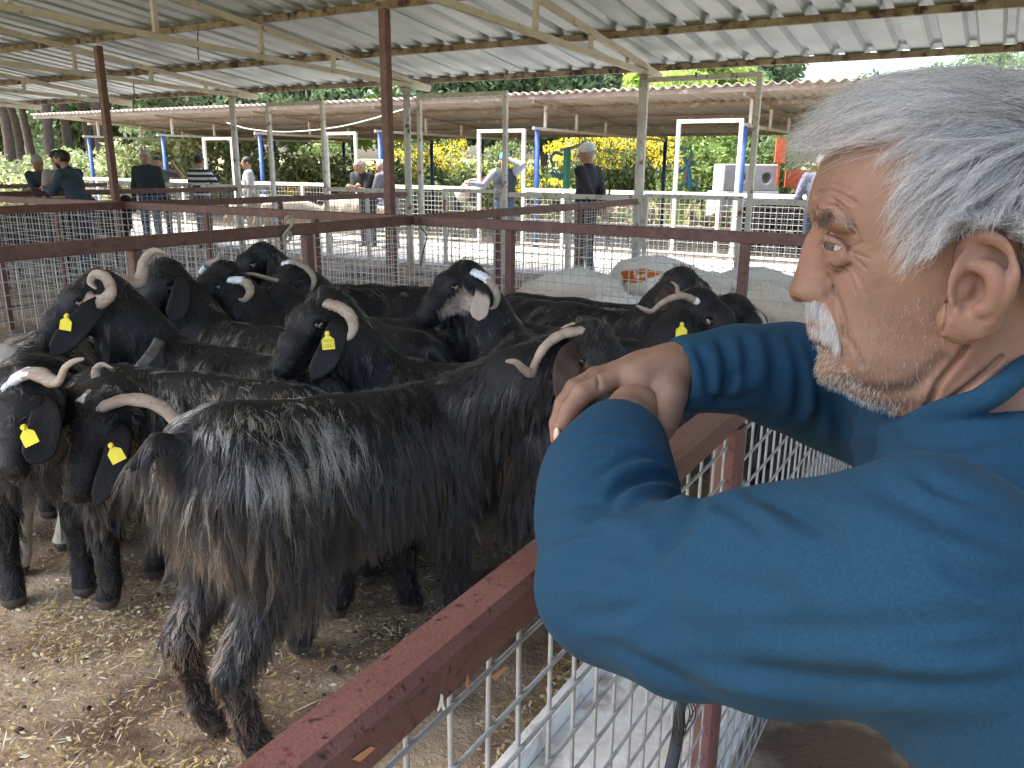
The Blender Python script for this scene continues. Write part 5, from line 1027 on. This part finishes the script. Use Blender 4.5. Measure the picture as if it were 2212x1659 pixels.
    for V_, gx in ((Sh, 0.), (Tk, .018)):
        V_.ell(P(0, 0, 1.27), np.array([.195, .125, .19])*k + gx, tx_, .05); V_.ell(P(0, .015, 1.05), np.array([.175, .13, .20])*k + gx, tx_, .05)
        V_.cap(P(-.14, -.01, 1.385), P(.14, -.01, 1.385), .062*k + gx, .062*k + gx, .05); V_.cap(P(0, -.015, 1.36), P(0, -.01, 1.45), .085*k, .068*k + gx*.3, .03)
    # legs
    for sg in (-1, 1):
        Tr.cap(P(sg*.09, 0, .90), P(sg*.10, .02, .48), .095*k, .068*k, .03); Tr.cap(P(sg*.10, .02, .48), P(sg*.11, -.01, .09), .066*k, .058*k, .02)
        So.cap(P(sg*.11, -.04, .045), P(sg*.125, .15, .038), .045*k, .036*k, .02)
    Tr.ell(P(0, 0, .93), np.array([.165, .125, .13])*k, (Rv, Fv, ZZ), .04)
    body = fastmesh('body', *(lambda m: (smooth(m[0], m[1], 1), m[1]))(Sk.mesh()), m_skin2, o, base=base)
    fastmesh('shirt', *(lambda m: (smooth(m[0], m[1], 1), m[1]))(Sh.mesh()), shirt, o, base=base); fastmesh('trousers', *(lambda m: (smooth(m[0], m[1], 1), m[1]))(Tr.mesh()), trousers, o, base=base)
    fastmesh('shoes', *So.mesh(), m_shoe, o, base=base)
    if vest is not None: fastmesh('vest', *Tk.mesh(), vest, o, base=base)
    Hr = Vox(hc - .17, hc + .17, .008)
    if hair is not None:
        Hr.ell(Q(0, -.014, .036), np.array([.082, .104, .100])*k, hax, .01); Hr.ell(Q(0, .085, -.045), np.array([.10, .085, .085])*k, hax, .01, 'sub'); Hr.ell(Q(0, .03, -.10), np.array([.11, .16, .085])*k, hax, .01, 'sub')
        if bald: Hr.ell(Q(0, .05, .12), np.array([.10, .13, .10])*k, hax, .01, 'sub')
        fastmesh('hair', *Hr.mesh(), hair, o, base=base)
    if beard is not None:
        B = Vox(hc - .17, hc + .17, .008); B.ell(Q(0, .034, -.055), np.array([.061, .066, .072])*k, hax, .01); B.ell(Q(0, .06, .02), np.array([.09, .09, .05])*k, hax, .01, 'sub'); fastmesh('beard', *B.mesh(), beard, o, base=base)
    if hat is not None:
        Hh = Vox(hc - .24, hc + .24, .008); Hh.ell(Q(0, -.005, .065), np.array([.092, .112, .088])*k, hax, .01); Hh.ell(Q(0, .0, -.05), np.array([.14, .17, .085])*k, hax, .012, 'sub'); Hh.ell(Q(0, .12, .052), np.array([.075, .075, .010])*k, hax, .012)
        fastmesh('cap', *Hh.mesh(), hat, o, base=base)
    if glasses:
        mb = MB()
        for sg in (-1, 1): mb.tube(np.array([Q(sg*(.034 + .022*math.cos(a_)), .108, .012 + .018*math.sin(a_)) for a_ in np.linspace(0, 6.28, 14)]), .002, 5); mb.tube([Q(sg*.056, .105, .015), Q(sg*.082, .0, .012)], .002, 5)
        mb.build('glasses', m_cable, o, base)
    return o
cl = lambda n, c, c2=None: mat(n, c, .9, c2 or tuple(x*.75 for x in c), 7, bump=.15, bscale=20)
YAW = lambda dx, dy: math.atan2(dx, dy)
def gx(px, D): return atd(px, 400, D)[:2]
person('old man in white cap and dark jacket with hands behind his back', gx(1268, 11.0), YAW(-.75, .66), 1.80, cl('dark_plum_jacket', (.030, .026, .034)), cl('charcoal_trousers', (.035, .037, .042)), lh=(-.02, -.24, .88), rh=(.05, -.25, .90), hyaw=-.25, hair=m_gyhair, hat=cl('white_cap', (.75, .76, .76)), glasses=True, vx=.010)
person('man in teal cap and grey vest holding a phone to his ear', gx(1090, 14.0), YAW(-.05, -1), 1.72, cl('pale_blue_shirt', (.28, .30, .36)), cl('blue_jeans', (.045, .075, .13)), lh=(-.09, .12, 1.62), rh=(.60, .02, 1.22), hat=cl('teal_cap', (.05, .42, .45)), vest=cl('slate_vest', (.024, .032, .040)), hair=m_dkhair)
person('man in beige padded vest bending over inside the pen', gx(985, 16.4), YAW(.9, -.2), 1.66, cl('black_shirt', (.02, .02, .022)), cl('black_trousers', (.02, .022, .025)), lean=52, lh=(-.1, .55, .75), rh=(.1, .6, .75), hair=m_dkhair, vest=cl('beige_vest', (.50, .47, .40)))
person('balding man in black polo leaning crossed forearms on the white fence', gx(793, 14.9), YAW(-.35, -1), 1.66, cl('black_polo', (.022, .022, .026)), cl('dark_work_trousers', (.03, .03, .035)), lean=22, lh=(.06, .46, 1.17), rh=(-.06, .48, 1.19), short=True, hair=m_gyhair, bald=True, hyaw=.5)
person('man in grey jacket resting on the white fence beside the brown roof post', gx(845, 14.7), YAW(-.9, .5), 1.64, cl('grey_jacket', (.16, .15, .17)), cl('grey_trousers', (.13, .12, .13)), lean=18, lh=(-.1, .45, 1.14), rh=(.05, .45, 1.14), hair=m_gyhair)
person('man in pale grey shirt with dark hair standing behind the white fence', gx(538, 16.2), YAW(-.8, -.35), 1.64, cl('pale_grey_shirt', (.36, .36, .38)), cl('khaki_trousers', (.25, .21, .15)), hair=m_dkhair)
person('man in black and white striped shirt seen from behind, hand on the fence', gx(434, 14.6), YAW(.35, 1), 1.66, stripes(), cl('steel_grey_trousers', (.11, .12, .14)), short=True, lh=(-.28, .08, .86), rh=(.42, .30, 1.14), hair=m_dkhair)
person('man in dark padded waistcoat and jeans facing the pens', gx(320, 14.4), YAW(.15, -1), 1.72, cl('olive_shirt', (.035, .045, .035)), cl('bright_jeans', (.06, .13, .27)), vest=cl('navy_waistcoat', (.028, .036, .050)), hair=m_gyhair, hyaw=-.1)
person('man holding a blue column with one raised arm', gx(346, 15.6), YAW(.3, -1), 1.64, cl('grey_fleece', (.14, .13, .13)), cl('dark_grey_trousers', (.05, .05, .055)), rh=(-.05, .3, 1.48), lh=(-.32, .22, 1.55), short=True, hair=m_dkhair)
person('bearded man in slate blue jersey leaning over the brown rail', gx(172, 11.0), YAW(-1, .1), 1.70, cl('slate_jersey', (.045, .068, .095)), cl('blue_work_trousers', (.06, .085, .13)), lean=16, lh=(-.02, .50, 1.18), rh=(.16, .48, 1.22), hair=m_dkhair, beard=m_dkhair, vx=.010)
person('grey-haired man in dark jacket with folded arms at the far rail', gx(100, 12.6), YAW(.1, -1), 1.64, cl('dark_blue_jacket', (.03, .036, .05)), cl('brown_trousers', (.06, .05, .045)), lean=16, lh=(.05, .42, 1.14), rh=(-.12, .46, 1.12), hair=m_gyhair, hpitch=-.3)
person('man in dark cap half hidden behind the bearded man', gx(132, 12.0), YAW(-.6, .5), 1.66, cl('pale_canvas_coat', (.42, .40, .36)), cl('grey_canvas_trousers', (.12, .12, .12)), hair=m_gyhair, hat=cl('dark_cap', (.02, .025, .03)))
def camo():
    return mat('camouflage_cloth', (.07, .08, .12), .9, (.14, .15, .20), 30, lo=.48, hi=.52)
person('man in blue camouflage jacket standing near the black goats across the aisle', gx(1772, 11.2), YAW(.4, 1), 1.72, camo(), cl('navy_trousers', (.018, .024, .045)), hair=m_gyhair, lh=(-.2, .2, 1.0))
# ---------------------------------------------------------------- sheep
m_wool = attrmat('sheep_wool', 'tint', .95, .1)
_nt = m_wool.node_tree; _n = _nt.nodes.new('ShaderNodeTexNoise'); _n.inputs['Scale'].default_value = 55; _n.inputs['Detail'].default_value = 6
_b = _nt.nodes.new('ShaderNodeBump'); _b.inputs['Strength'].default_value = .7; _b.inputs['Distance'].default_value = .02; _tc = _nt.nodes.new('ShaderNodeTexCoord')
_nt.links.new(_tc.outputs['Object'], _n.inputs['Vector']); _nt.links.new(_n.outputs['Fac'], _b.inputs['Height']); _nt.links.new(_b.outputs[0], _nt.nodes['Principled BSDF'].inputs['Normal'])
def sheep(label, xy, yaw, seed, k=1., paint=None, col=(.80, .74, .64), group='white sheep beyond the cross fence'):
    rng = np.random.default_rng(seed); f = np.array([math.sin(yaw), math.cos(yaw), 0]); l = np.array([-f[1], f[0], 0]); O = np.array([xy[0], xy[1], 0.]); P = lambda x, y, z: O + (f*x + l*y + ZZ*z)*k
    V = Vox(O + np.array([-1.0, -1.0, -.02])*k, O + np.array([1.0, 1.0, 1.05])*k, .014)
    V.ell(P(-.06, 0, .60), np.array([.47, .235, .265])*k, (f, l, ZZ), .05); V.ell(P(-.38, 0, .60), np.array([.19, .19, .20])*k, (f, l, ZZ), .06)
    V.chain([P(.32, 0, .62), P(.52, 0, .58), P(.62, .02, .50)], (.15*k, .10*k, .075*k), .04); V.chain([P(.62, .02, .52), P(.80, .03, .40)], (.072*k, .045*k), .02); V.cap(P(-.56, 0, .60), P(-.62, 0, .40), .06*k, .09*k, .03)
    for sg in (-1, 1):
        V.chain([P(.25, sg*.1, .45), P(.26, sg*.1, .22), P(.26, sg*.1, .03)], (.075*k, .035*k, .03*k), .03); V.chain([P(-.40, sg*.11, .45), P(-.44, sg*.11, .24), P(-.42, sg*.11, .03)], (.095*k, .04*k, .032*k), .03)
        V.cap(P(.60, sg*.07, .56), P(.58, sg*.16, .48), .022*k, .015*k, .01)
    v, q = V.mesh(); n = rng.normal(0, 1, (6, 3))*9
    dn = sum(np.sin(v @ n[i]*1.6 + i) for i in range(6))*.0035; v = smooth(v, q, 1) + vnormals(v, q)*dn[:, None]
    o = fastmesh('sheep', v, q, m_wool, base=O); o.location = Vector(O); tag(o, label, 'sheep', group)
    c = np.array(col)*(1 + .10*np.sin(v @ n[0]) [:, None]*.6); dirt_shade = np.clip((.80 - v[:, 2]/k + .05*np.sin(v @ n[2]))/.32, 0, 1)[:, None]; c = c*1.06*(1-dirt_shade) + c*np.array([.66, .55, .42])*dirt_shade  # backs lighter, flanks browner: fleece dirt plus light and shade put in colour
    if paint is not None:
        x, y = proj(v); m = np.zeros(len(v), bool)
        for pl in paint: m |= sdpoly(x, y, np.array(pl + pl[:1], float)) < 1.5*np.sin(x*.7)
        c[m] = np.array([.90, .20, .035])*(.8 + .3*np.sin(v[m] @ n[1])[:, None]*.5)
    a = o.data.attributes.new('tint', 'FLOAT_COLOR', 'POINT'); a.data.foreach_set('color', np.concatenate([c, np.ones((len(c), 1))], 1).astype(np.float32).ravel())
    X, N = sample(v, q, 5200, rng); ok = X[:, 2] > .35*k; X, N = X[ok], N[ok]; d = N*.7 + rng.normal(0, .5, X.shape) - ZZ*.35; L3 = rng.uniform(.008, .020, (len(X), 1))
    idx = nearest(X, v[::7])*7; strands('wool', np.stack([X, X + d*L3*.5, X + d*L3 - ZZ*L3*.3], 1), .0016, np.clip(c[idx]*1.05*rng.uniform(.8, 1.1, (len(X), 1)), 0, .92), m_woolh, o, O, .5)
    return o
m_woolh = hairmat('wool_fibre', .6, .7)
OR = [[(1340, 582), (1368, 575), (1372, 610), (1345, 612)], [(1372, 575), (1392, 570), (1392, 592), (1374, 596)], [(1396, 580), (1402, 572), (1440, 568), (1472, 575), (1470, 590), (1440, 583), (1410, 600), (1396, 600)], [(1365, 604), (1395, 598), (1400, 606), (1370, 612)]]
def shp(label, px, D, py, yaw, seed, col, paint=None):      # back height follows from where the back shows at that distance
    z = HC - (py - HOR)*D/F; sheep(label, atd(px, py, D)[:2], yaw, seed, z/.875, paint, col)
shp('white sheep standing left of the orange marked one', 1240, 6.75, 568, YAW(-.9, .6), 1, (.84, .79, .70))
shp('white sheep at the back against the weathered gate', 1425, 7.75, 540, YAW(1, .15), 2, (.80, .76, .68))
shp('white sheep with orange marking paint on its back', 1408, 6.85, 571, YAW(.95, -.35), 3, (.84, .78, .68), OR)
shp('small white sheep close to the fence in front of the orange marked one', 1330, 6.0, 622, YAW(-.9, .5), 4, (.84, .79, .69))
shp('cream sheep by the fence post next to the blazed goat', 1568, 5.95, 606, YAW(.35, -1), 5, (.80, .72, .60))
shp('cream sheep with its back level with the nose of the leaning man', 1662, 5.85, 600, YAW(.55, -.9), 6, (.78, .69, .56))
shp('dusty white sheep in the back row near the tall gateway', 1655, 7.2, 564, YAW(.9, -.4), 7, (.76, .71, .63))
shp('cream sheep tucked behind the brown fence post', 1552, 6.9, 577, YAW(.4, -.9), 8, (.82, .76, .66))
for i, (px, D, lb) in enumerate(((628, 15.4, 'pale sheep in the pen behind the white fence by the striped shirt man'), (760, 15.8, 'pale sheep in the pen left of the bald man'), (560, 16.5, 'pale sheep standing far inside the pen across the aisle'))):
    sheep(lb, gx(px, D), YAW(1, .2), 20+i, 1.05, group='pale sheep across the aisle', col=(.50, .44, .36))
for i, (px, D, lb) in enumerate(((1650, 14.6, 'black goat behind the white fence under the concrete blocks'), (1700, 14.9, 'black goat behind the white fence beside the camouflage jacket'), (1690, 14.2, 'black goat standing broadside behind the white mesh fence'))):
    a = gx(px, D); goat(lb, a + np.array([.35, -.1]), a - np.array([.3, 0]), (*proj(np.array([a[0]+.55, a[1]-.15, 1.05])), D), (*proj(np.array([a[0]+.72, a[1]-.3, .92])), D-.1), nh=1200, seed=60+i, rad=.003, vox=.014, group='black goats across the aisle', tail=False)
for i, (px, D) in enumerate(((120, 12.5), (60, 10.5), (200, 12.0))):
    a = gx(px, D); goat(('dark goat', 'shadowed black goat', 'black goat')[i] + (' in the far pen below the leaning bearded man', ' in the far pen at the picture-side fence corner', ' in the far pen under the second roof post')[i], a + np.array([.35, -.1]), a - np.array([.3, 0]), (*proj(np.array([a[0]+.55, a[1]-.15, 1.0])), D), (*proj(np.array([a[0]+.72, a[1]-.3, .85])), D-.1), nh=1500, seed=70+i, rad=.0025, vox=.013, group='black goats in the far pens', tail=False)
# ---------------------------------------------------------------- plants
m_leaf = attrmat('leaf', 'tint', .6, .25, .42); m_bark = mat('bark', (.10, .07, .05), .95, (.06, .045, .035), 8, bump=.8, bscale=20)
def leafmesh(name, C, size, cols, rng, parent, base, aspect=1.6, upright=0.):
    n = len(C); a = rng.normal(0, 1, (n, 3)); a[:, 2] += upright*2; a /= np.linalg.norm(a, axis=1)[:, None]; b = np.cross(a, rng.normal(0, 1, (n, 3))); b /= np.linalg.norm(b, axis=1)[:, None] + 1e-9
    s = (np.asarray(size)*rng.uniform(.6, 1.3, n))[:, None]; a = a*s*aspect; b = b*s
    V = np.stack([C - a, C + b*.9 - a*.1, C + a, C - b*.9 - a*.1], 1).reshape(-1, 3)
    o = fastmesh(name, V, np.arange(4*n).reshape(-1, 4), m_leaf, parent, smooth=False, base=base)
    at = o.data.attributes.new('tint', 'FLOAT_COLOR', 'FACE'); at.data.foreach_set('color', np.concatenate([np.clip(cols, .003, .9), np.ones((n, 1))], 1).astype(np.float32).ravel()); return o
def clumps(n, nc, R, rng, cr=.35, flat=1.):
    cc = rng.normal(0, 1, (nc, 3)); cc /= np.linalg.norm(cc, axis=1)[:, None]; cc *= rng.uniform(.25, 1, (nc, 1))**.5; cc[:, 2] *= flat; i = rng.integers(0, nc, n)
    d = rng.normal(0, 1, (n, 3)); d /= np.linalg.norm(d, axis=1)[:, None]; d *= rng.uniform(.3, 1, (n, 1))**.6*cr*rng.uniform(.6, 1.3, nc)[i][:, None]; return (cc[i] + d)*np.asarray(R), i
LB = []
def gz(xy): s, t = xy[0]*D1[0] + xy[1]*D1[1], xy[0]*D2[0] + xy[1]*D2[1]; return float(hill(np.array(s), np.array(t))) - .05
def bush(label, px, D, R, n, cols, seed, size=.05, flowers=None, up=0., name='shrub', group='shrubs behind the far shed', lift=.8):
    rng = np.random.default_rng(seed); xy = atd(px, 380, D)[:2]; B = np.array([*xy, gz(xy)]); o = thing(name, label, 'shrub', B, group)
    P, ci = clumps(n, 26, R, rng); P[:, 2] = np.abs(P[:, 2] + R[2]*lift*.6) ; P = P + B; tone = rng.uniform(.55, 1.35, 26)[ci][:, None]
    c = np.array(cols)[rng.integers(0, len(cols), n)]*tone*rng.uniform(.7, 1.3, (n, 1)); leafmesh('foliage', P, size, c, rng, o, B, 1.7, up)
    if flowers:
        nf, fc = flowers; pf, cj = clumps(nf, 14, np.array(R)*1.05, rng, .28); pf[:, 2] = np.abs(pf[:, 2])*.7 + R[2]*(.5 + lift*.35); leafmesh('blossom', pf + B, size*.8, np.array(fc)*rng.uniform(.75, 1.15, (nf, 1)), rng, o, B, 1.)
    for i in range(4):
        a = rng.normal(0, .15, 2); MB().tube([B, B + np.array([a[0]*R[0], a[1]*R[1], R[2]*.9])], [.03, .012], 5).build('stem', m_bark, o, B)
    return o
G1_ = [(.14, .20, .05), (.18, .25, .07), (.10, .15, .04)]; PALEG = [(.40, .44, .24), (.30, .36, .16), (.50, .51, .34), (.20, .26, .09)]; OLV = [(.24, .28, .12), (.29, .31, .16), (.18, .22, .09)]; YEL = (.80, .64, .06)
k = 0
for px, D, R, lb in [(20, 26, (2.2, 1.6, 1.3), 'leafy pale shrub beyond the far left pens'), (95, 25, (2.0, 1.5, 1.2), 'leafy shrub below the pine trunks'), (190, 27, (2.0, 1.5, 1.3), 'leafy shrub behind the bearded man'), (290, 25, (2.2, 1.5, 1.5), 'pale leafy shrub behind the man in jeans'), (370, 26, (2.2, 1.6, 1.6), 'large pale-leaved shrub behind the raised arm'), (455, 25, (2.2, 1.6, 1.5), 'large pale-leaved shrub behind the striped shirt man'),
                      (545, 26, (2.3, 1.6, 1.6), 'large pale-leaved shrub behind the grey shirt man'), (640, 25, (2.2, 1.5, 1.4), 'pale-leaved shrub beside the first yellow broom'), (700, 28, (2.0, 1.5, 1.7), 'grey-green shrub left of the bald man'), (870, 25, (1.8, 1.4, 1.0), 'low pale shrub right of the bald man'), (930, 27, (2.2, 1.6, 1.7), 'tall olive shrub behind the bending man'), (1060, 28, (2.0, 1.5, 1.8), 'olive shrub behind the man on the phone'), (1290, 29, (2.4, 1.6, 1.3), 'low olive shrub behind the white cap'), (1390, 27, (2.0, 1.5, 1.1), 'olive shrub between blue columns')]:
    k += 1; bush(lb, px, D, R, 5600, PALEG if px < 660 or px == 870 else OLV + G1_, 100+k, .055 if px < 660 else .045, lift=.5)
for px, D, R, nf, lb in [(655, 24, (1.0, .9, .9), 260, 'small yellow-flowered broom left of the bald man'), (745, 23.5, (.9, .8, .7), 160, 'sparse yellow broom behind the bald man'), (880, 26, (1.3, 1.0, 1.5), 420, 'yellow broom with brown stems right of the bald man'), (960, 27, (1.3, 1.0, 1.6), 300, 'yellow broom above the bending man'), (1120, 26, (1.5, 1.1, 1.1), 420, 'yellow broom at the phone man\'s shoulder'), (1160, 25, (1.4, 1.0, .8), 300, 'low yellow broom beside the blue column'), (1290, 27.5, (1.8, 1.2, 1.9), 1100, 'tall broom thick with yellow flowers behind the white cap'), (1340, 26.5, (1.7, 1.1, 1.8), 900, 'tall broom thick with yellow flowers by the dark blue column'), (1410, 27.5, (1.3, 1.0, 1.7), 700, 'tall yellow broom right of the eave column'), (1445, 26, (1.0, .9, 1.2), 260, 'yellow broom left of the blue exercise machine')]:
    k += 1; bush(lb, px, D, R, 3000, [(.10, .14, .05), (.13, .17, .07), (.07, .10, .03)], 100+k, .045, (nf*3, YEL), .9, name='broom_shrub', group='yellow flowering broom on the slope')
k += 1; bush('dense round green bush above the concrete blocks', 1575, 24, (1.9, 1.5, 2.0), 9000, G1_, 100+k, .05, lift=.7)
k += 1; bush('green bush behind the blue exercise machine', 1500, 27, (1.6, 1.3, 2.0), 6000, G1_, 100+k, .05, lift=.7)
# grass and scrub on the slope: nobody could count it
rng = np.random.default_rng(77); n = 26000; s_ = rng.uniform(20.8, 46, n); t_ = rng.uniform(-22, 34, n); z_ = hill(s_, t_)
P = s_[:, None]*D1 + t_[:, None]*D2 + (z_ - .05 + rng.uniform(0, .35, n))[:, None]*ZZ; cg = np.array([(.17, .20, .07), (.12, .16, .05), (.26, .25, .12), (.25, .18, .13)])[rng.integers(0, 4, n)]*rng.uniform(.6, 1.3, (n, 1))
tag(leafmesh('grass', P, .13, cg, rng, None, None, 2.2, .8), 'rough green grass and scrub covering the slope behind the far shed', 'grass', kind='stuff')
# trees
def tree(label, px, D, H, R, cols, seed, n=5200, size=.16, base_frac=.35, group='trees behind the sheds', name='tree', aspect=1.8):
    rng = np.random.default_rng(seed); xy = atd(px, 380, D)[:2]; B = np.array([*xy, gz(xy)]); o = thing(name, label, 'tree', B, group)
    bend = rng.normal(0, .25, (4, 2)); tr = np.array([[bend[i, 0]*i*.4, bend[i, 1]*i*.4, H*.9*i/3] for i in range(4)]); TC = curve(tr, 12)
    MB().tube(TC + B, np.linspace(.20, .04, 12)*H/8, 8).build('trunk', m_bark, o, B, smooth=True)
    nc = 38; hz = rng.uniform(base_frac, 1, nc); rad = np.sin(np.clip((hz - base_frac)/(1 - base_frac), .04, .96)*math.pi*.85 + .35)*R; an = rng.uniform(0, 6.28, nc)
    cc = np.stack([np.cos(an)*rad*rng.uniform(.4, 1, nc), np.sin(an)*rad*rng.uniform(.4, 1, nc), hz*H], 1) + np.interp(hz, np.linspace(0, 1, 12), TC[:, 0])[:, None]*np.array([1, 0, 0])
    for i in range(0, nc, 4): 
        z0 = max(.15, hz[i] - .12); p0 = np.array([np.interp(z0*H, TC[:, 2], TC[:, 0]), np.interp(z0*H, TC[:, 2], TC[:, 1]), z0*H]); MB().tube([p0 + B, (p0 + cc[i])/2 + B + ZZ*.1, cc[i] + B], [.06*H/8, .04*H/8, .015], 5).build('limb', m_bark, o, B)
    ci = rng.integers(0, nc, n); d = rng.normal(0, 1, (n, 3)); d /= np.linalg.norm(d, axis=1)[:, None]; d *= rng.uniform(.15, 1, (n, 1))**.5*np.array([R*.40, R*.40, R*.26]); P = cc[ci] + d*rng.uniform(.7, 1.25, nc)[ci][:, None] + B
    c = 1.7*np.array(cols)[rng.integers(0, len(cols), n)]*rng.uniform(.7, 1.3, nc)[ci][:, None]*rng.uniform(.75, 1.25, (n, 1)); leafmesh('crown', P, size, c, rng, o, B, aspect); return o
PINE = [(.12, .165, .09), (.14, .19, .105), (.09, .135, .075)]; LIME = [(.24, .31, .08), (.19, .27, .06)]; SOFT = [(.15, .19, .11), (.18, .22, .13)]
rng = np.random.default_rng(9); TN = 0
ADJ = ['broad', 'leaning', 'round-topped', 'ragged', 'tall slim', 'spreading', 'short bushy', 'dense', 'forked']
WHERE = ['far left wood', 'bearded man', 'second roof post', 'man in jeans', 'striped shirt man', 'grey shirt man', 'sagging cable', 'twine knot', 'bald man', 'brown roof post', 'bending man', 'central eave column', 'phone man', 'dark blue column', 'white cap', 'rusty column', 'blue machine', 'concrete blocks', 'tall gateway', 'grey forelock', 'grey hair', 'hair crown', 'ear', 'nape', 'roof corner', 'last purlin', 'hedge end']
for i, px in enumerate(range(-40, 2300, 88)):
    D = (46, 58, 40)[i % 3] + rng.uniform(-3, 3)
    cols = LIME if i in (9, 17) else SOFT if i % 4 == 1 else PINE; right = px > 1700
    tree(f'{ADJ[i % 9]} {"lime green" if cols is LIME else "grey-green" if cols is SOFT else "pine green"} tree rising behind the sheds, past the {WHERE[i % len(WHERE)]}', px + rng.uniform(-20, 20), D, (8.6 + 1.6*rng.random())*(D/46)*(.45 if right else .86 if px > 1350 else 1.), 3.4*(D/46)*(.8 if right else 1), cols, 300+i, 9500 if not right else 2600, .115*(D/46)*(.8 if right else 1), .25, aspect=1.9)
for i, px in enumerate((20, 48, 80, 118, 150, 205, 232)):
    tree(('bare lower pine trunk', 'dark pine trunk', 'slender pine', 'leaning pine trunk', 'thick pine trunk', 'double pine', 'tall pine')[i] + ' standing in the wood beyond the far left pens', px, 30 + 3*(i % 3), 9.5, 2.2, PINE, 400+i, 1800, .15, .55, 'pine trunks beyond the left pens', 'pine_tree')
# ---------------------------------------------------------------- straw and dung on the pen floor
rng = np.random.default_rng(21); n = 200000
s_ = -.6 + 5.4*rng.random(n)**1.7; t_ = rng.uniform(.45, 4.0, n)
den = np.clip(1.15 - .22*(s_ + .35*t_), .12, 1)*(.35 + .65*(np.sin(s_*4.1 + 1.3*np.sin(t_*3.3)) > -.3)); keep = rng.random(n) < den; s_, t_ = s_[keep], t_[keep]; n = len(s_)
P = s_[:, None]*D1 + t_[:, None]*D2 + rng.uniform(.010, .020, n)[:, None]*ZZ
an = rng.uniform(0, 6.28, n); L_ = rng.choice([.007, .012, .021, .036], n, p=[.46, .33, .16, .05])*rng.uniform(.6, 1.4, n); wd = np.where(L_ < .014, L_*.42, .0022)
a = np.stack([np.cos(an), np.sin(an), rng.normal(0, .16, n)], 1)*L_[:, None]; b = np.stack([-np.sin(an), np.cos(an), rng.normal(0, .3, n)], 1)*wd[:, None]
V = np.stack([P - a, P + b - a*.2 + ZZ*.001, P + a, P - b + a*.2 + ZZ*.001], 1).reshape(-1, 3)
st_ = fastmesh('straw', V, np.arange(4*n).reshape(-1, 4), m_leaf, None, smooth=False)
c = np.array([(.62, .49, .22), (.72, .62, .40), (.50, .38, .17), (.78, .72, .56), (.36, .25, .12)])[rng.integers(0, 5, n)]*rng.uniform(.7, 1.15, (n, 1))
at = st_.data.attributes.new('tint', 'FLOAT_COLOR', 'FACE'); at.data.foreach_set('color', np.concatenate([c, np.ones((n, 1))], 1).astype(np.float32).ravel())
tag(st_, 'scattered straw and grain chaff on the pen floor', 'straw', kind='stuff')
n = 5200; s_ = rng.uniform(-.6, 5, n); t_ = rng.uniform(-.5, 4.0, n); C = s_[:, None]*D1 + t_[:, None]*D2 + .006*ZZ; r = rng.choice([.004, .007, .013], n, p=[.5, .35, .15])*rng.uniform(.7, 1.3, n)
oc = np.array([(1, 0, 0), (0, 1, 0), (-1, 0, 0), (0, -1, 0), (0, 0, .75), (0, 0, -.5)]); fc = np.array([(0, 1, 4), (1, 2, 4), (2, 3, 4), (3, 0, 4), (1, 0, 5), (2, 1, 5), (3, 2, 5), (0, 3, 5)])
ro = rng.uniform(0, 6.28, n); O_ = np.stack([oc[None, :, 0]*np.cos(ro)[:, None] - oc[None, :, 1]*np.sin(ro)[:, None], oc[None, :, 0]*np.sin(ro)[:, None] + oc[None, :, 1]*np.cos(ro)[:, None], np.tile(oc[:, 2], (n, 1))], 2)*rng.uniform(.6, 1.3, (n, 6, 1))
V = (C[:, None] + O_*r[:, None, None]).reshape(-1, 3); Fq = (fc[None] + 6*np.arange(n)[:, None, None]).reshape(-1, 3)
tag(fastmesh('dung', V, Fq, mat('dung_clod', (.05, .03, .018), .95, (.10, .07, .045), 30), None), 'trampled dung clods and pellets on the pen floor', 'dung', kind='stuff')
